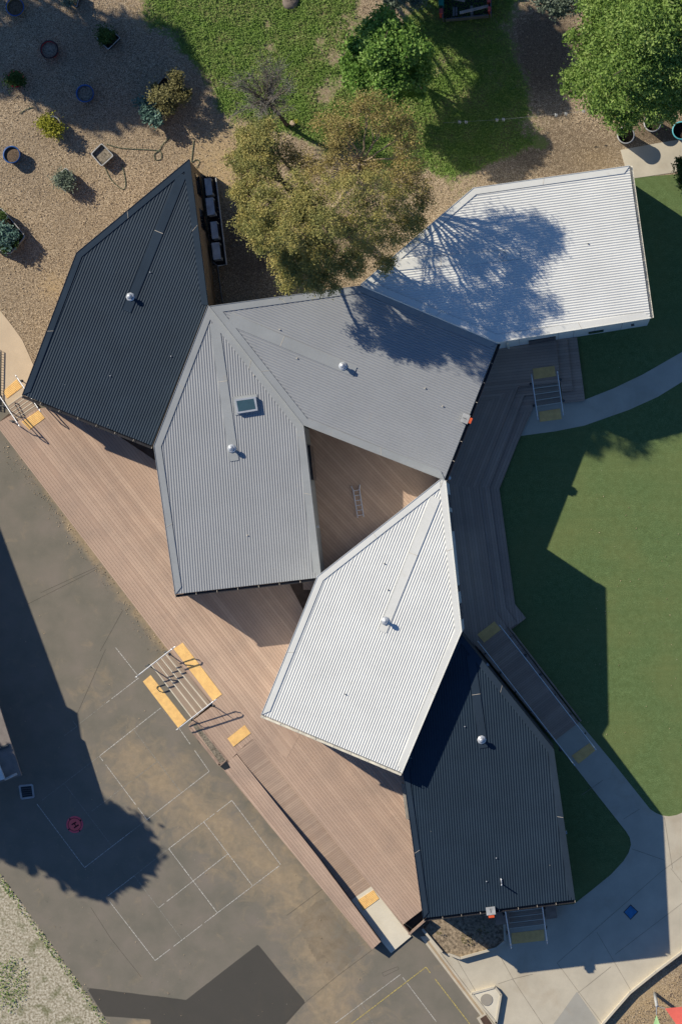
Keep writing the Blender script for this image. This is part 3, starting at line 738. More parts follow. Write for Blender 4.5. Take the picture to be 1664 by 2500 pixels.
    def strip(s, a_, b_, w0, w1, mat, name='cover_strip'):
        """flat cover strip lying on the corrugations from a to b"""
        dx, dy = b_[0] - a_[0], b_[1] - a_[1]; L = math.hypot(dx, dy); n = (-dy / L, dx / L)
        q4 = ccw([(a_[0] + n[0] * w0 / 2, a_[1] + n[1] * w0 / 2), (a_[0] - n[0] * w0 / 2, a_[1] - n[1] * w0 / 2), (b_[0] - n[0] * w1 / 2, b_[1] - n[1] * w1 / 2), (b_[0] + n[0] * w1 / 2, b_[1] + n[1] * w1 / 2)])
        m = MB(); top = [G(x, y, s.z(x, y) + .031) for x, y in q4]; m.prism(top, [p - Vector((0, 0, .02)) for p in top])
        o = m.build(name, mat, s.root)
        jm = MB()
        for t in (.42,):
            c_ = lerp(a_, b_, t); w = w0 + (w1 - w0) * t
            qq = ccw([(c_[0] + n[0] * w / 2, c_[1] + n[1] * w / 2), (c_[0] - n[0] * w / 2, c_[1] - n[1] * w / 2), (c_[0] - n[0] * w / 2 + dx / L, c_[1] - n[1] * w / 2 + dy / L), (c_[0] + n[0] * w / 2 + dx / L, c_[1] + n[1] * w / 2 + dy / L)])
            top = [G(x, y, s.z(x, y) + .036) for x, y in qq]; jm.prism(top, [p - Vector((0, 0, .01)) for p in top])
        jo = jm.build('flashing_joint', M['joint'], o); jo.location = (0, 0, 0)
        return o
    def vent(s, x, y):
        b = G(x, y, s.z(x, y)); b.z = s.z(x, y)
        m = MB(); m.lathe(b, [(.11, 0), (.09, .05), (.075, .06), (.075, .30), (.125, .30), (.13, .34), (.118, .38), (.085, .42), (.04, .44), (.002, .445)], 20)
        m.lathe(b, [(.22, .03), (.22, .045), (.10, .06)], 8)
        return m.build('roof_vent', M['silver'], s.root, True)
    def nail(s, pts, mat=None):
        m = MB()
        for x, y in pts: b = G(x, y, s.z(x, y)); m.lathe(b, [(.032, 0), (.032, .05), (.02, .07), (.001, .075)], 8)
        return m.build('roof_cap', mat or M['silver'], s.root)
    def wallbox(s, e, t0, t1, z0, z1, out, mat, name):
        n = len(s.poly); wl = s.inset(s.poly, 1.0); p, q = wl[e], wl[(e + 1) % n]
        A1, B1 = G(*p, s.z(*p)), G(*q, s.z(*q)); A1.z = B1.z = 0
        d = B1 - A1; dn = d.normalized(); nn = Vector((dn.y, -dn.x, 0)); cn = G(*centroid(s.poly)); cn.z = 0
        if nn.dot(A1 - cn) < 0: nn = -nn
        a_ = A1 + d * t0; b_ = A1 + d * t1; m = MB()
        m.box((a_ + b_) / 2 + nn * out / 2 + Vector((0, 0, (z0 + z1) / 2)), (b_ - a_) / 2, nn * (out / 2), Vector((0, 0, (z1 - z0) / 2)))
        return m.build(name, mat, s.root)
K = .001375
dark1 = Roof('pavilion with the darkest navy corrugated roof, pointed at its top beside the garden',
             [(55, 965), (187, 618), (462, 389), (507, 745), (372, 1090)], (0, 4), (.37, -.93), 3.38, K, M['dark_roof'], M['dark_flash'], M['wall_brown'], [0, 1, 2], M['gutter'], fw=15)
grey1 = Roof('pavilion with mid grey roof, lines running down the photo, and a skylight',
             [(428, 1452), (376, 1088), (508, 746), (740, 1040), (783, 1411)], (0, 4), (-.07, -1), 3.45, K, M['grey_roof'], M['grey_flash'], M['wall_grey'], [0, 1, 2, 3], M['gutter'])
grey2 = Roof('pavilion with mid grey roof partly in tree shadow, lines slanting to the right',
             [(1085, 1172), (740, 1037), (512, 748), (886, 697), (1215, 838)], (4, 0), (-.924, -.38), 3.65, K, M['grey_roof'], M['grey_flash'], M['wall_grey'], [0, 1, 2, 3], M['gutter'])
white2 = Roof('pavilion with bright white roof in the middle, overlapping the lower dark roof',
              [(638, 1745), (775, 1407), (1074, 1171), (1087, 1174), (1126, 1541), (980, 1888)], (0, 5), (.37, -.93), 4.75, K, M['white_roof'], M['white_flash'], M['wall_white'], [0, 1, 2, 3, 4], M['gutter_w'], fw=16)
dark2 = Roof('pavilion with dark navy roof at the lower right, stairs under its front eave',
             [(1033, 2243), (984, 1890), (1000, 1800), (1122, 1545), (1350, 1830), (1402, 2198)], (0, 5), (-.07, -1), 3.5, K, M['dark_roof'], M['dark_flash'], M['wall_dark'], [0, 1, 2, 3, 4], M['gutter'], fw=14)
white1 = Roof('pavilion with white roof striped by branch shadows at the upper right',
              [(1536, 405), (1588, 776), (1213, 835), (880, 695), (1155, 459)], (0, 1), (-.99, .13), 4.6, K, M['white_roof'], M['white_flash'], M['wall_white'], [1, 2, 3, 4], M['gutter_w'], fw=16)
dark1.strip((445, 425), (309, 760), 22, 22, M['dark_flash']); dark1.vent(319, 725)
grey1.strip((523, 790), (572, 1125), 24, 22, M['grey_flash']); grey1.vent(566, 1095)
grey2.strip((560, 778), (866, 908), 30, 24, M['grey_flash']); grey2.vent(837, 894)
white2.strip((1063, 1215), (933, 1542), 24, 20, M['white_flash']); white2.vent(941, 1516)
dark2.strip((1148, 1600), (1180, 1826), 20, 20, M['dark_flash']); dark2.vent(1175, 1806)
white1.strip((935, 650), (1268, 620), 26, 24, M['white_flash']); white1.vent(1225, 624)
dark1.nail([(367, 665), (270, 918), (418, 870)]); dark2.nail([(1211, 2095), (1187, 2152), (1134, 1774)]); white2.nail([(1063 - 125, 1376), (1061 - 114, 1440), (843, 1695)], M['darkgrey']); white1.nail([(1434, 595)], M['darkgrey'])
grey2.nail([(1037, 948), (1080, 992), (725, 875), (683, 805)], M['joint']); grey1.nail([(604, 1307), (620, 917)], M['joint'])
# lighting mast on dark2
m = MB(); b = G(1224, 2158, dark2.z(1224, 2158)); m.tube([b, b + Vector((0, 0, .5))], .035); m.tube([b + Vector((0, 0, .05)), b + Vector((-.04, .28, .07))], .03); m.build('flue_pipe', M['silver'], dark2.root, True)
# skylight
sx = [(573, 975), (624, 968), (629, 1002), (579, 1010)]
sq = ccw(sx); m = MB(); fl = ccw([(568, 969), (627, 962), (632, 1007), (574, 1014)]); top = [G(x, y, grey1.z(x, y) + .035) for x, y in fl]; m.prism(top, [p - Vector((0, 0, .02)) for p in top]); m.build('skylight_base', M['grey_flash'], grey1.root)
m = MB(); top = [G(x, y, grey1.z(x, y) + .22) for x, y in sq]; m.prism(top, [p - Vector((0, 0, .2)) for p in top]); skl = m.build('skylight', M['silver'], grey1.root)
ins = ccw([(577, 979), (619, 973), (624, 998), (582, 1005)]); m = MB(); top = [G(x, y, grey1.z(x, y) + .226) for x, y in ins]; m.prism(top, [p - Vector((0, 0, .01)) for p in top]); m.build('pane', M['glass'], skl).location = (0, 0, 0)
# windows and wall details
for t0, t1 in ((.05, .2), (.3, .44)): dark1.wallbox(2, t0, t1, 1.0, 2.4, .03, M['glassdark'], 'window')
white1.wallbox(1, .30, .40, 1.0, 2.0, .04, M['glassdark'], 'window')
white1.wallbox(1, .10, .12, 2.4, 2.6, .1, M['darkgrey'], 'wall_lamp')
white1.wallbox(1, .62, .80, .6, 2.7, .04, M['glassdark'], 'window'); 
for t in (.18, .36, .5, .6, .86): white1.wallbox(1, t, t + .0012, .05, 4.3, .006, M['gutter'], 'panel_joint')
for t0, t1 in ((.08, .17), (.2, .33), (.7, .74), (.82, .93)): white2.wallbox(3, t0, t1, 1.0, 3.6, .03, M['glassdark'], 'window')
grey1.wallbox(3, .12, .35, .9, 2.6, .12, M['glassdark'], 'window'); grey1.wallbox(3, .655, .67, 2.2, 2.5, .1, M['silver'], 'wall_lamp')
m = MB(); m.tube([G(1376, 2010, .1), G(1376, 2010, 3.9)], .05)
# bench box beside dark2's west wall
b4 = ccw([(979, 1914), (988, 1916), (999, 2005), (993, 2006)])
dark2.wallbox(0, .655, .90, .62, 1.05, .37, M['timber'], 'window_seat')
dark2.wallbox(4, .55, .57, 3.0, 3.2, .1, M['silver'], 'wall_lamp'); dark2.wallbox(3, .27, .29, 3.2, 3.4, .1, M['silver'], 'wall_lamp')
white1.wallbox(1, .93, .945, .05, 4.6, .08, M['gutter_w'], 'downpipe')
# alarm boxes on eaves
def alarm(label, x, y, roof, ox, oy):
    z = roof.z(x, y); o = empty('alarm_box', G(x, y, z), label, 'alarm box', 'alarm boxes on the eaves')
    m = MB(); c_ = G(x, y, z + .12); d = Vector((ox, -oy, 0)).normalized(); n = Vector((-d.y, d.x, 0)); m.box(c_, n * .22, d * .19, Vector((0, 0, .05))); m.build('housing', M['rim'], o)
    m = MB(); m.box(c_ + d * .27, n * .14, d * .06, Vector((0, 0, .04))); m.build('strobe', M['orange'], o)
    m = MB(); m.box(c_ - d * .02 + Vector((0, 0, .055)), n * .012, d * .1, Vector((0, 0, .004))); m.build('emblem', M['darkgrey'], o)
alarm('white alarm box with orange strobe on the eave of the shadow-dappled grey roof', 1135, 1022, grey2, .93, .37)
alarm('white alarm box with orange strobe on the front eave of the lower dark roof', 1197, 2224, dark2, .12, 1)
# neighbouring building whose porch roof edge shows at the left edge
VX, VY = NX + 10500 * .831, NY + 10500 * .556
def unsh(x, y, z): u = z / H; return ((x - u * VX) / (1 - u), (y - u * VY) / (1 - u))
ZB = 5.0
nb = empty('neighbour_building', G(-200, 1500), 'grey building at the far left edge of which only a porch roof corner shows', 'building')
bp = [unsh(-130, 940, ZB), unsh(0, 1285, ZB), unsh(165, 1728, ZB), unsh(191, 1742, ZB), unsh(222, 1950, ZB), (-420, 1900), (-900, 1700), (-800, 900)]
m = MB(); bq = ccw(bp); top = [G(x, y, ZB) for x, y in bq]; m.prism(top, [p - Vector((0, 0, .2)) for p in top]); m.build('roof', M['grey_roof'], nb)
m = MB(); cb = centroid(bp); bw = ccw([lerp(p, cb, .04) for p in bp]); top = [G(x, y, ZB - .2) for x, y in bw]; m.prism(top, [Vector((p.x, p.y, 0)) for p in top]); m.build('wall', M['wall_grey'], nb)
m = MB(); pr = ccw([(-12, 1690), (53, 1893), (0, 1911), (-120, 1945), (-190, 1740)]); top = [G(x, y, 2.9) for x, y in pr]; m.prism(top, [p - Vector((0, 0, .15)) for p in top]); m.build('porch_roof', simple('porch_roof_felt', (.24, .21, .19), .9, var=.15), nb)
m = MB(); pr = ccw([(-60, 1770), (-6, 1858), (12, 1902), (-4, 1907), (-60, 1925)]); top = [G(x, y, 3.15) for x, y in pr]; m.prism(top, [p - Vector((0, 0, .24)) for p in top]); m.build('porch_canopy', M['wall_white'], nb)
m = MB(); m.tube([G(12, 1903, 3.0), G(42, 1889, 3.0)], .06); m.build('downpipe', M['rim'], nb, True)
m = MB(); m.tube([G(-20, 1834, 2.95), G(21, 1820, 2.95)], .09, 4); m.build('porch_batten', M['darkgrey'], nb)
m = MB()
for x, y in ((40, 1885), (-6, 1730), (-100, 1900)): m.tube([G(x, y, 0), G(x, y, 2.7)], .06)
m.build('porch_post', M['darkgrey'], nb)

# ---------------------------------------------------------------- pots and planters
def pot(label, x, y, r, h, body, soil, lip=None, soil_drop=.12, n=28, wall=.035):
    o = empty('plant_pot', G(x, y), label, 'plant pot', 'round pots in the garden')
    m = MB(); c_ = G(x, y); m.lathe(c_, [(r * .82, .0), (r * .9, h * .5), (r, h - .03), (r + .02, h - .03), (r + .02, h), (r - wall, h), (r - wall - .01, h - soil_drop - .04)], n); m.build('pot_body', body, o, True)
    if lip:
        m = MB(); m.lathe(c_, [(r + .021, h - .02), (r + .021, h + .006), (r - wall, h + .006)], n); m.build('rim', lip, o, True)
    m = MB(); m.lathe(c_, [(r - wall - .002, h - soil_drop), (r * .5, h - soil_drop + .03), (.001, h - soil_drop + .015)], n); m.build('soil', soil, o, True)
    return o
def tub(label, pts, h, body, soil, lip, soil_drop=.15, name='planter_tub', cat='planter', rnd=4.5, group='square tubs in the garden'):
    """rounded-corner tub from four corner pixels"""
    cx, cy = centroid(pts); o = empty(name, G(cx, cy), label, cat, group)
    def ring(k):
        out = []; P = ccw(pts); n = len(P)
        for i in range(n):
            p = Vector(P[i]); a_ = Vector(P[i - 1]); b_ = Vector(P[(i + 1) % n]); d1 = (a_ - p).normalized() * rnd; d2 = (b_ - p).normalized() * rnd
            for t in (0, .25, .5, .75, 1): out.append((1 - t) ** 2 * (p + d1) + 2 * t * (1 - t) * p + t * t * (p + d2))
        c2 = Vector((cx, cy)); res = []
        for q in out:
            v = q - c2; res.append(c2 + v * (1 - k / max(4, v.length)))
        return res
    def rz(k, z): return [G(q.x, q.y, 0) + Vector((0, 0, z)) for q in ring(k)]
    levels = [(2, 0), (.5, h - .05), (-.8, h - .05), (-.8, h), (2, h), (2.6, h - soil_drop - .04)]
    def strip(lv, mat, nm):
        m = MB(); prev = None
        for k, z in lv:
            cur = rz(k, z)
            if prev:
                n = len(cur)
                for i in range(n): jn = (i + 1) % n; m.face([prev[i], prev[jn], cur[jn], cur[i]])
            prev = cur
        return m.build(nm, mat, o)
    strip(levels, body, 'tub_body'); strip([(-.9, h - .03), (-.9, h + .006), (1.6, h + .006)], lip, 'rim')
    m = MB(); m.face(rz(2.4, h - soil_drop)); m.build('soil', soil, o)
    return o
def foliage(name, blobs, n, size, mat, parent=None, seed=0, flat=.5, asp=.5, sub=14, subr=.28, up=.35):
    """blobs: (x,y,z,rx,rz) in metres; leaves gathered in sub-clumps on and inside each blob"""
    rs = np.random.RandomState(seed); vol = np.array([b[3] ** 2 for b in blobs]); cnt = np.maximum(8, (n * vol / vol.sum())).astype(int)
    P = []; T = []
    for (x, y, z, rx, rz), k in zip(blobs, cnt):
        ns = max(3, int(sub * rx * rx * 4) if rx > .6 else sub)
        d = rs.normal(size=(ns, 3)); d /= np.linalg.norm(d, axis=1)[:, None]; d[:, 2] = np.where(rs.rand(ns) < .75, np.abs(d[:, 2]), d[:, 2])
        rr = rs.uniform(.35, 1, ns)[:, None] ** .6
        cen = d * rr * np.array([rx, rx, rz]) + np.array([x, y, z]); tn = rs.rand(ns)
        w_ = rs.randint(0, ns, k); sr = min(subr, rx * .55) * rs.uniform(.6, 1.3, ns)
        o_ = rs.normal(size=(k, 3)) * sr[w_][:, None] * np.array([.62, .62, .42])
        P.append(cen[w_] + o_); T.append(.55 * tn[w_] + .45 * rs.rand(k))
    P = np.concatenate(P); T = np.concatenate(T); k = len(P)
    nrm = rs.normal(size=(k, 3)); nrm[:, 2] = np.abs(nrm[:, 2]) + up * 2; nrm /= np.linalg.norm(nrm, axis=1)[:, None]
    a_ = np.cross(nrm, rs.normal(size=(k, 3))); a_ /= np.linalg.norm(a_, axis=1)[:, None]; b_ = np.cross(nrm, a_)
    s = (size * rs.uniform(.6, 1.4, k))[:, None]
    V = np.stack([P - a_ * s, P + b_ * s * asp - nrm * s * .15, P + a_ * s, P - b_ * s * asp - nrm * s * .15], 1).reshape(-1, 3)
    keep = V.reshape(-1, 4, 3)[:, :, 2].min(1) > .01
    F = np.arange(k * 4).reshape(-1, 4)[keep]
    o = npmesh(name, V, F, mat, parent)
    at = o.data.attributes.new('tint', 'FLOAT', 'FACE'); at.data.foreach_set('value', T[keep].astype(np.float32))
    return o
def gb(px, py, z, r, rz=None):
    p = G(px, py, z); return (p.x, p.y, z, r / PPM, (rz if rz else r * .7) / PPM)
pot('round pot with yellow-and-blue side and plain soil at the top left corner', 42, 22, .44, .5, M['yellow_pot'], M['soil'], M['blue'])
pot('round red pot of dark soil standing in tree shade', 125, 125, .44, .5, M['red'], M['gravel'], M['black'])
pot('round blue pot of soil lying in tree shade beside the big bush', 212, 232, .43, .5, M['blue'], M['gravel'], M['blue'])
pot('round blue pot of brown soil standing in full sun at the left edge', 34, 381, .42, .5, M['blue'], M['soil'], M['blue'])
p = pot('red pot with a dark green plant at the left edge', 43, 197, .40, .45, M['red'], M['soil_dark'], M['red'])
foliage('foliage', [gb(38, 193, .6, 19, 12)], 900, .055, M['darkgreen'], p, 1)
p = pot('blue pot overflowing with a yellow-green bush', 132, 308, .42, .45, M['blue'], M['soil'], M['rim'])
foliage('foliage', [gb(120, 305, .65, 24, 14), gb(134, 317, .65, 18, 12), gb(108, 300, .6, 14, 10)], 2200, .05, M['lime'], p, 2)
pot('deep dark pot half full of soil by the concrete path at the upper right', 1525, 337, .42, 1.0, M['black'], M['soil'], M['rim'], .45)
pot('dark pot with grey rim tucked under the large tree', 1590, 306, .42, .7, M['black'], M['soil_dark'], M['rim'], .3)
pot('pot with teal rim at the right edge under the large tree', 1660, 324, .44, .7, M['black'], M['soil_dark'], M['teal'], .3)
t = tub('black tub with leafy greens cut by the top edge', [(165, -20), (200, -14), (192, 22), (160, 4)], .45, M['black'], M['soil_dark'], M['rim'])
foliage('foliage', [gb(170, -2, .6, 16, 9)], 600, .055, M['gum_grey'], t, 3)
t = tub('grey-rimmed black tub with a bright green clump in its upper half', [(265, 70), (298, 96), (268, 125), (240, 98)], .45, M['black'], M['soil_dark'], M['rim'])
foliage('foliage', [gb(262, 88, .6, 20, 12), gb(254, 97, .55, 12, 8)], 1500, .05, M['darkgreen'], t, 4)
tub('small square grey tub holding only mulch', [(252, 353), (281, 383), (252, 409), (226, 379)], .45, M['galv'], M['gravel'], M['rim'])
t = tub('small tub of grey-green herbs with a pale rim', [(165, 412), (192, 442), (163, 471), (136, 442)], .45, M['galv'], M['soil_dark'], M['rim'])
foliage('foliage', [gb(152, 437, .62, 20, 11), gb(165, 447, .6, 16, 10), gb(172, 432, .6, 12, 8)], 1800, .045, M['gum_grey'], t, 5)
t = tub('big planter with an olive-brown bush and blue-green leaves', [(405, 190), (455, 222), (382, 312), (340, 275)], .6, M['galv'], M['soil_dark'], M['galv'], rnd=8)
foliage('foliage', [gb(425, 200, 1.2, 20, 16), gb(400, 232, 1.3, 24, 20), gb(440, 232, 1.1, 20, 16), gb(412, 262, 1.0, 20, 14), gb(433, 188, 1.2, 12, 9), gb(462, 225, 1.0, 8, 7), gb(380, 215, 1.1, 10, 8)], 4600, .055, M['brownbush'], t, 6)
foliage('foliage', [gb(352, 255, .8, 16, 12), gb(365, 280, .8, 18, 12), gb(385, 290, .8, 14, 10)], 1100, .085, M['cabbage'], t, 7)
t = tub('large curved raised bed of cabbages and greens at the left edge', [(-30, 500), (10, 512), (68, 580), (30, 624), (-30, 600)], .55, M['galv'], M['soil_dark'], M['rim'], rnd=8)
foliage('foliage', [gb(8, 560, .75, 18, 12), gb(30, 573, .75, 15, 10), gb(14, 590, .75, 16, 10), gb(-10, 570, .75, 20, 12)], 1300, .085, M['cabbage'], t, 8)
foliage('foliage', [gb(5, 530, .7, 12, 7), gb(40, 592, .65, 9, 6), gb(48, 577, .65, 6, 5), gb(15, 605, .65, 10, 6)], 1100, .045, M['darkgreen'], t, 9)
# narrow timber trough at the deck edge
t = empty('timber_trough', G(500, 1815), 'long narrow timber trough of gravel along the deck edge', 'planter')
d = Vector((82, 105)).normalized()
m = MB()
def quadpx(a_, b_, w): dx, dy = b_[0] - a_[0], b_[1] - a_[1]; L = math.hypot(dx, dy); n = (-dy / L * w / 2, dx / L * w / 2); return [(a_[0] + n[0], a_[1] + n[1]), (b_[0] + n[0], b_[1] + n[1]), (b_[0] - n[0], b_[1] - n[1]), (a_[0] - n[0], a_[1] - n[1])]
for a_, b_, w_ in (((462, 1776), (536, 1869), 5), ((480, 1764), (558, 1860), 4), ((465, 1770), (481, 1760), 5), ((534, 1868), (556, 1858), 6)):
    slab('', quadpx(a_, b_, w_), DZ + .012, None, mb=m)
m.build('trough_side', M['fascia'], t)
m = MB(); slab('', [(469, 1770), (484, 1763), (552, 1858), (537, 1864)], DZ + .010, None, mb=m, z0=DZ + .006)
m.build('gravel_fill', M['gravel'], t)
m = MB(); slab('', [(538, 1871), (553, 1857), (562, 1874), (548, 1880)], DZ + .014, None, mb=m, z0=DZ + .009); m.build('sump_opening', M['grate'], t)
# dark box at the end of the deck
t = empty('timber_trough', G(1020, 2262), 'dark empty timber box at the deck end beside the lower dark roof', 'planter')
m = MB(); slab('', quadpx((997, 2282), (1040, 2244), 5), .62, None, mb=m); slab('', quadpx((982, 2259), (999, 2279), 3), .615, None, mb=m); m.build('trough_side', M['fascia'], t)
m = MB(); slab('', [(984, 2259), (1030, 2225), (1040, 2240), (1000, 2277)], .08, None, mb=m); m.build('trough_bottom', M['grate'], t)

# ---------------------------------------------------------------- garden bed, kerbs, drains
bed = empty('garden_bed', G(1130, 2290), 'mulched garden bed with pale kerb below the lower dark roof', 'garden bed')
slab('soil', [(1036, 2268), (1060, 2235), (1210, 2225), (1232, 2255), (1230, 2298), (1195, 2317), (1122, 2337), (1078, 2324)], .12, M['soil_bed'], parent=bed)
for seg in ([(1030, 2268), (1078, 2325)], [(1093, 2329), (1122, 2340)], [(1122, 2340), (1212, 2315)], [(1212, 2315), (1232, 2298)], [(1232, 2298), (1230, 2257)]):
    slab('bed_kerb', quadpx(seg[0], seg[1], 5.5), .30, M['kerb'], parent=bed)
foliage('foliage', [gb(1142, 2292, .3, 14, 6), gb(1072, 2276, .25, 7, 5), gb(1175, 2275, .3, 12, 6)], 110, .045, M['brownbush'], bed, 12)
ch = MB(); slab('', [(1025, 2287), (1043, 2284), (1205, 2500), (1290, 2620), (1262, 2610), (1168, 2475)], .05, None, mb=ch); o = ch.build('kerb', M['kerb']); tag(o, kind='structure')
m = MB(); slab('', quadpx((1042, 2296), (1196, 2500), 5), .056, None, mb=m, z0=.05); tag(m.build('gutter_strip', M['rust']), kind='structure')
isl = empty('kerb_island', G(1190, 2450), 'pale triangular concrete island with a round manhole', 'kerb island')
slab('island_slab', [(1149, 2426), (1208, 2408.5), (1224, 2428.6), (1212, 2500)], .20, M['conc_light'], parent=isl)
for a_, b_ in (((1150, 2426), (1208, 2410)), ((1207, 2410), (1222, 2429)), ((1222, 2428), (1210, 2499)), ((1151, 2427), (1211, 2499))): slab('island_kerb', quadpx(a_, b_, 5), .235, M['kerb'], parent=isl)
m = MB(); m.lathe(G(1187, 2439, 0), [(.30, .2), (.30, .222), (.001, .224)], 28); m.build('manhole_cover', m_concrete('manhole_concrete', (.34, .31, .26)), isl)
pit = empty('drain_pit', G(1186, 2494), 'brown-lidded drain pit by the kerb at the bottom edge', 'drain'); slab('pit_frame', [(1163, 2486), (1184, 2474), (1215, 2515), (1190, 2530)], .07, M['kerb'], parent=pit); slab('pit_lid', [(1171, 2487), (1185, 2478), (1206, 2508), (1190, 2520)], .08, simple('rust_lid', (.09, .055, .04), .8), parent=pit)
dg = empty('drain_grate', G(65, 1933), 'square slotted drain grate set in the shaded asphalt', 'drain')
fr = [(48, 1919), (79, 1916), (83, 1946), (53, 1950)]
m = MB()
for i in range(4): slab('', quadpx(fr[i], fr[(i + 1) % 4], 4.5), .03 + .001 * i, None, mb=m)
m.build('grate_frame', M['rim'], dg); slab('grate_well', fr, .012, M['grate'], parent=dg)
m = MB()
for i in range(6): t0 = (i + .5) / 6; slab('', quadpx(lerp(fr[0], fr[3], t0), lerp(fr[1], fr[2], t0), 2.2), .025, None, mb=m)
m.build('grate_bar', M['darkgrey'], dg)
hb = empty('hatch_cover', G(1538, 2227), 'square blue service hatch in the shaded pavement', 'hatch')
slab('hatch_frame', [(1538, 2208), (1557, 2226), (1538, 2246), (1520, 2227)], .03, M['darkgrey'], parent=hb); slab('hatch_lid', [(1538, 2211), (1554, 2226), (1538, 2243), (1523, 2227)], .036, M['hatchblue'], parent=hb)
# retaining kerb at the lower right
rk = MB(); pts = [(1440, 2545), (1468, 2503), (1500, 2466), (1537, 2424), (1600, 2373), (1664, 2325), (1800, 2232)]
for a_, b_ in zip(pts[:-1], pts[1:]): slab('', quadpx(a_, (b_[0] - (b_[0] - a_[0]) * .004, b_[1] - (b_[1] - a_[1]) * .004), 5.5), .28 if a_[0] % 2 else .283, None, mb=rk)
tag(rk.build('retaining_wall', M['kerb']), 'low pale concrete retaining edge curving along the mulch at the lower right', 'retaining wall')
# landing pad
lp = empty('landing_pad', G(183, 2013), 'round red drone landing pad marked with a dark letter H', 'landing pad')
m = MB(); m.lathe(G(183, 2013), [(.42, .006), (.42, .014), (.001, .014)], 40); m.build('pad_rim', M['padrim'], lp)
m = MB(); m.lathe(G(183, 2013), [(.33, .015), (.33, .018), (.001, .018)], 40); m.build('pad_disc', M['padred'], lp)
m = MB(); m.lathe(G(183, 2013), [(.335, .0195), (.335, .021), (.312, .021), (.312, .0195)], 40); m.build('pad_ring', M['padline'], lp)
def px3(x, y): return (140 + x / 17.42, 1960 + y / 17.42)
m = MB(); slab('', quadpx(px3(620, 935), px3(805, 820), 3.1), .0235, None, mb=m, z0=.02); slab('', quadpx(px3(715, 1065), px3(915, 935), 3.1), .0235, None, mb=m, z0=.02); slab('', quadpx(px3(715, 880), px3(820, 1000), 2.1), .0225, None, mb=m, z0=.02); m.build('letter_h', M['padline'], lp)
m = MB()
for x, y in ((545, 690), (1000, 740), (500, 1130), (960, 1190)): q = px3(x, y); m.lathe(G(*q), [(.04, .012), (.04, .03), (.001, .03)], 8)
m.build('pad_peg', M['black'], lp)

# ---------------------------------------------------------------- ladder, bollard, air conditioners
ld = empty('ladder', G(872, 1225, DZ), 'silver aluminium ladder lying on the shaded courtyard deck', 'ladder')
zl = DZ + .12
rails = [((857, 1187), (862, 1197), (873, 1264)), ((878, 1183), (877, 1194), (887.5, 1262))]
for r_ in rails: m = MB(); m.tube([G(*p_, zl) for p_ in r_], .028, 6); m.build('ladder_rail', M['alu'], ld)
for i in range(6):
    t_ = (i + .15) / 5.6; a_ = lerp(rails[0][1], rails[0][2], t_); b_ = lerp(rails[1][1], rails[1][2], t_); m = MB(); m.tube([G(*a_, zl), G(*b_, zl)], .02, 6); m.build('rung', M['alu'], ld)
bl = empty('bollard_light', G(1096, 1167, DZ), 'small round blue-lit bollard light by the deck corner', 'light')
m = MB(); m.lathe(G(1096, 1167, DZ), [(.06, 0), (.06, .5), (.11, .5), (.12, .56), (.08, .62), (.001, .64)], 16); m.build('lamp_head', M['silver'], bl, True)
AC = 'air conditioning units in the dark enclosure'
acs = [(511.5, 458, 40 / 2, 'topmost, narrow'), (516, 506, 40 / 2, 'second from the top, wide'), (526, 564, 32 / 2, 'third from the top, narrow'), (530.5, 615, 40 / 2, 'lowest, wide')]
for i, (x, y, hl, wd) in enumerate(acs):
    o = empty('air_conditioner', G(x, y), 'grey-topped air conditioning unit, %s in the row beside the darkest roof' % wd, 'air conditioner', AC)
    dd = Vector((.12, -1, 0)).normalized(); nn = Vector((dd.y, -dd.x, 0)); c_ = G(x, y, .45); wdt = .16 if 'narrow' in wd else .19
    m = MB(); m.box(c_, dd * .42, nn * wdt, Vector((0, 0, .42))); m.build('casing', M['acgrey'], o)
    m = MB(); m.lathe(c_ + Vector((0, 0, 0)), [(.3, 0), (.3, .001)], 3)
    m = MB(); m.box(c_ + nn * (wdt + .02) * -1, dd * .3, nn * .02, Vector((0, 0, .3))); m.build('fan_grille', M['black'], o)
    m = MB(); m.box(c_ - Vector((0, 0, .435)), dd * .5, nn * (wdt + .1), Vector((0, 0, .012))); m.build('base_pad', M['black'], o)
fe = empty('enclosure_fence', G(540, 560), 'dark slatted enclosure with a pale top rail round the air conditioning units', 'fence')
fp = [(500, 432), (523, 432), (527, 434), (553, 646), (532, 649)]
m = MB(); m.tube([G(*q, 1.25) for q in fp[2:]], .03, 6); m.build('top_rail', M['rim'], fe)
m = MB(); m.tube([G(520, 640, 1.25), G(531, 650, 1.25), G(543, 738, 1.25)], .035, 6); m.build('top_rail', M['darkgrey'], fe)
for a_, b_ in ((fp[2], fp[3]), ((531, 650), (543, 738)), (fp[3], fp[4]), ((502, 431), (526, 433))):
    m = MB(); L = (G(*a_) - G(*b_)).length; nsl = int(L / .11)
    for i in range(nsl + 1):
        q = lerp(a_, b_, i / max(1, nsl)); m.tube([G(*q, 0), G(*q, 1.0) + Vector((0, 0, .22))], .03, 4)
    m.build('slat', M['black'], fe)
m = MB(); slab('', [(494, 430), (524, 432), (552, 645), (520, 648)], .03, None, mb=m); m.build('plinth', M['black'], fe)
# small fence at left edge by the path
fl_ = empty('metal_fence', G(-2, 905), 'low dark ladder-like metal rail at the far left edge beside the curved path', 'fence')
m = MB(); m.tube([G(3, 855, .16), G(0, 1000, .16)], .025, 6); m.tube([G(-4, 855, .12), G(-6, 1000, .12)], .025, 6); m.build('rail', M['darkgrey'], fl_)
m = MB()
for i in range(24): q = lerp((3, 855), (0, 1000), i / 23); m.tube([G(q[0] - 6, q[1], .10), G(*q, .14)], .012, 4)
m.build('baluster', M['darkgrey'], fl_)

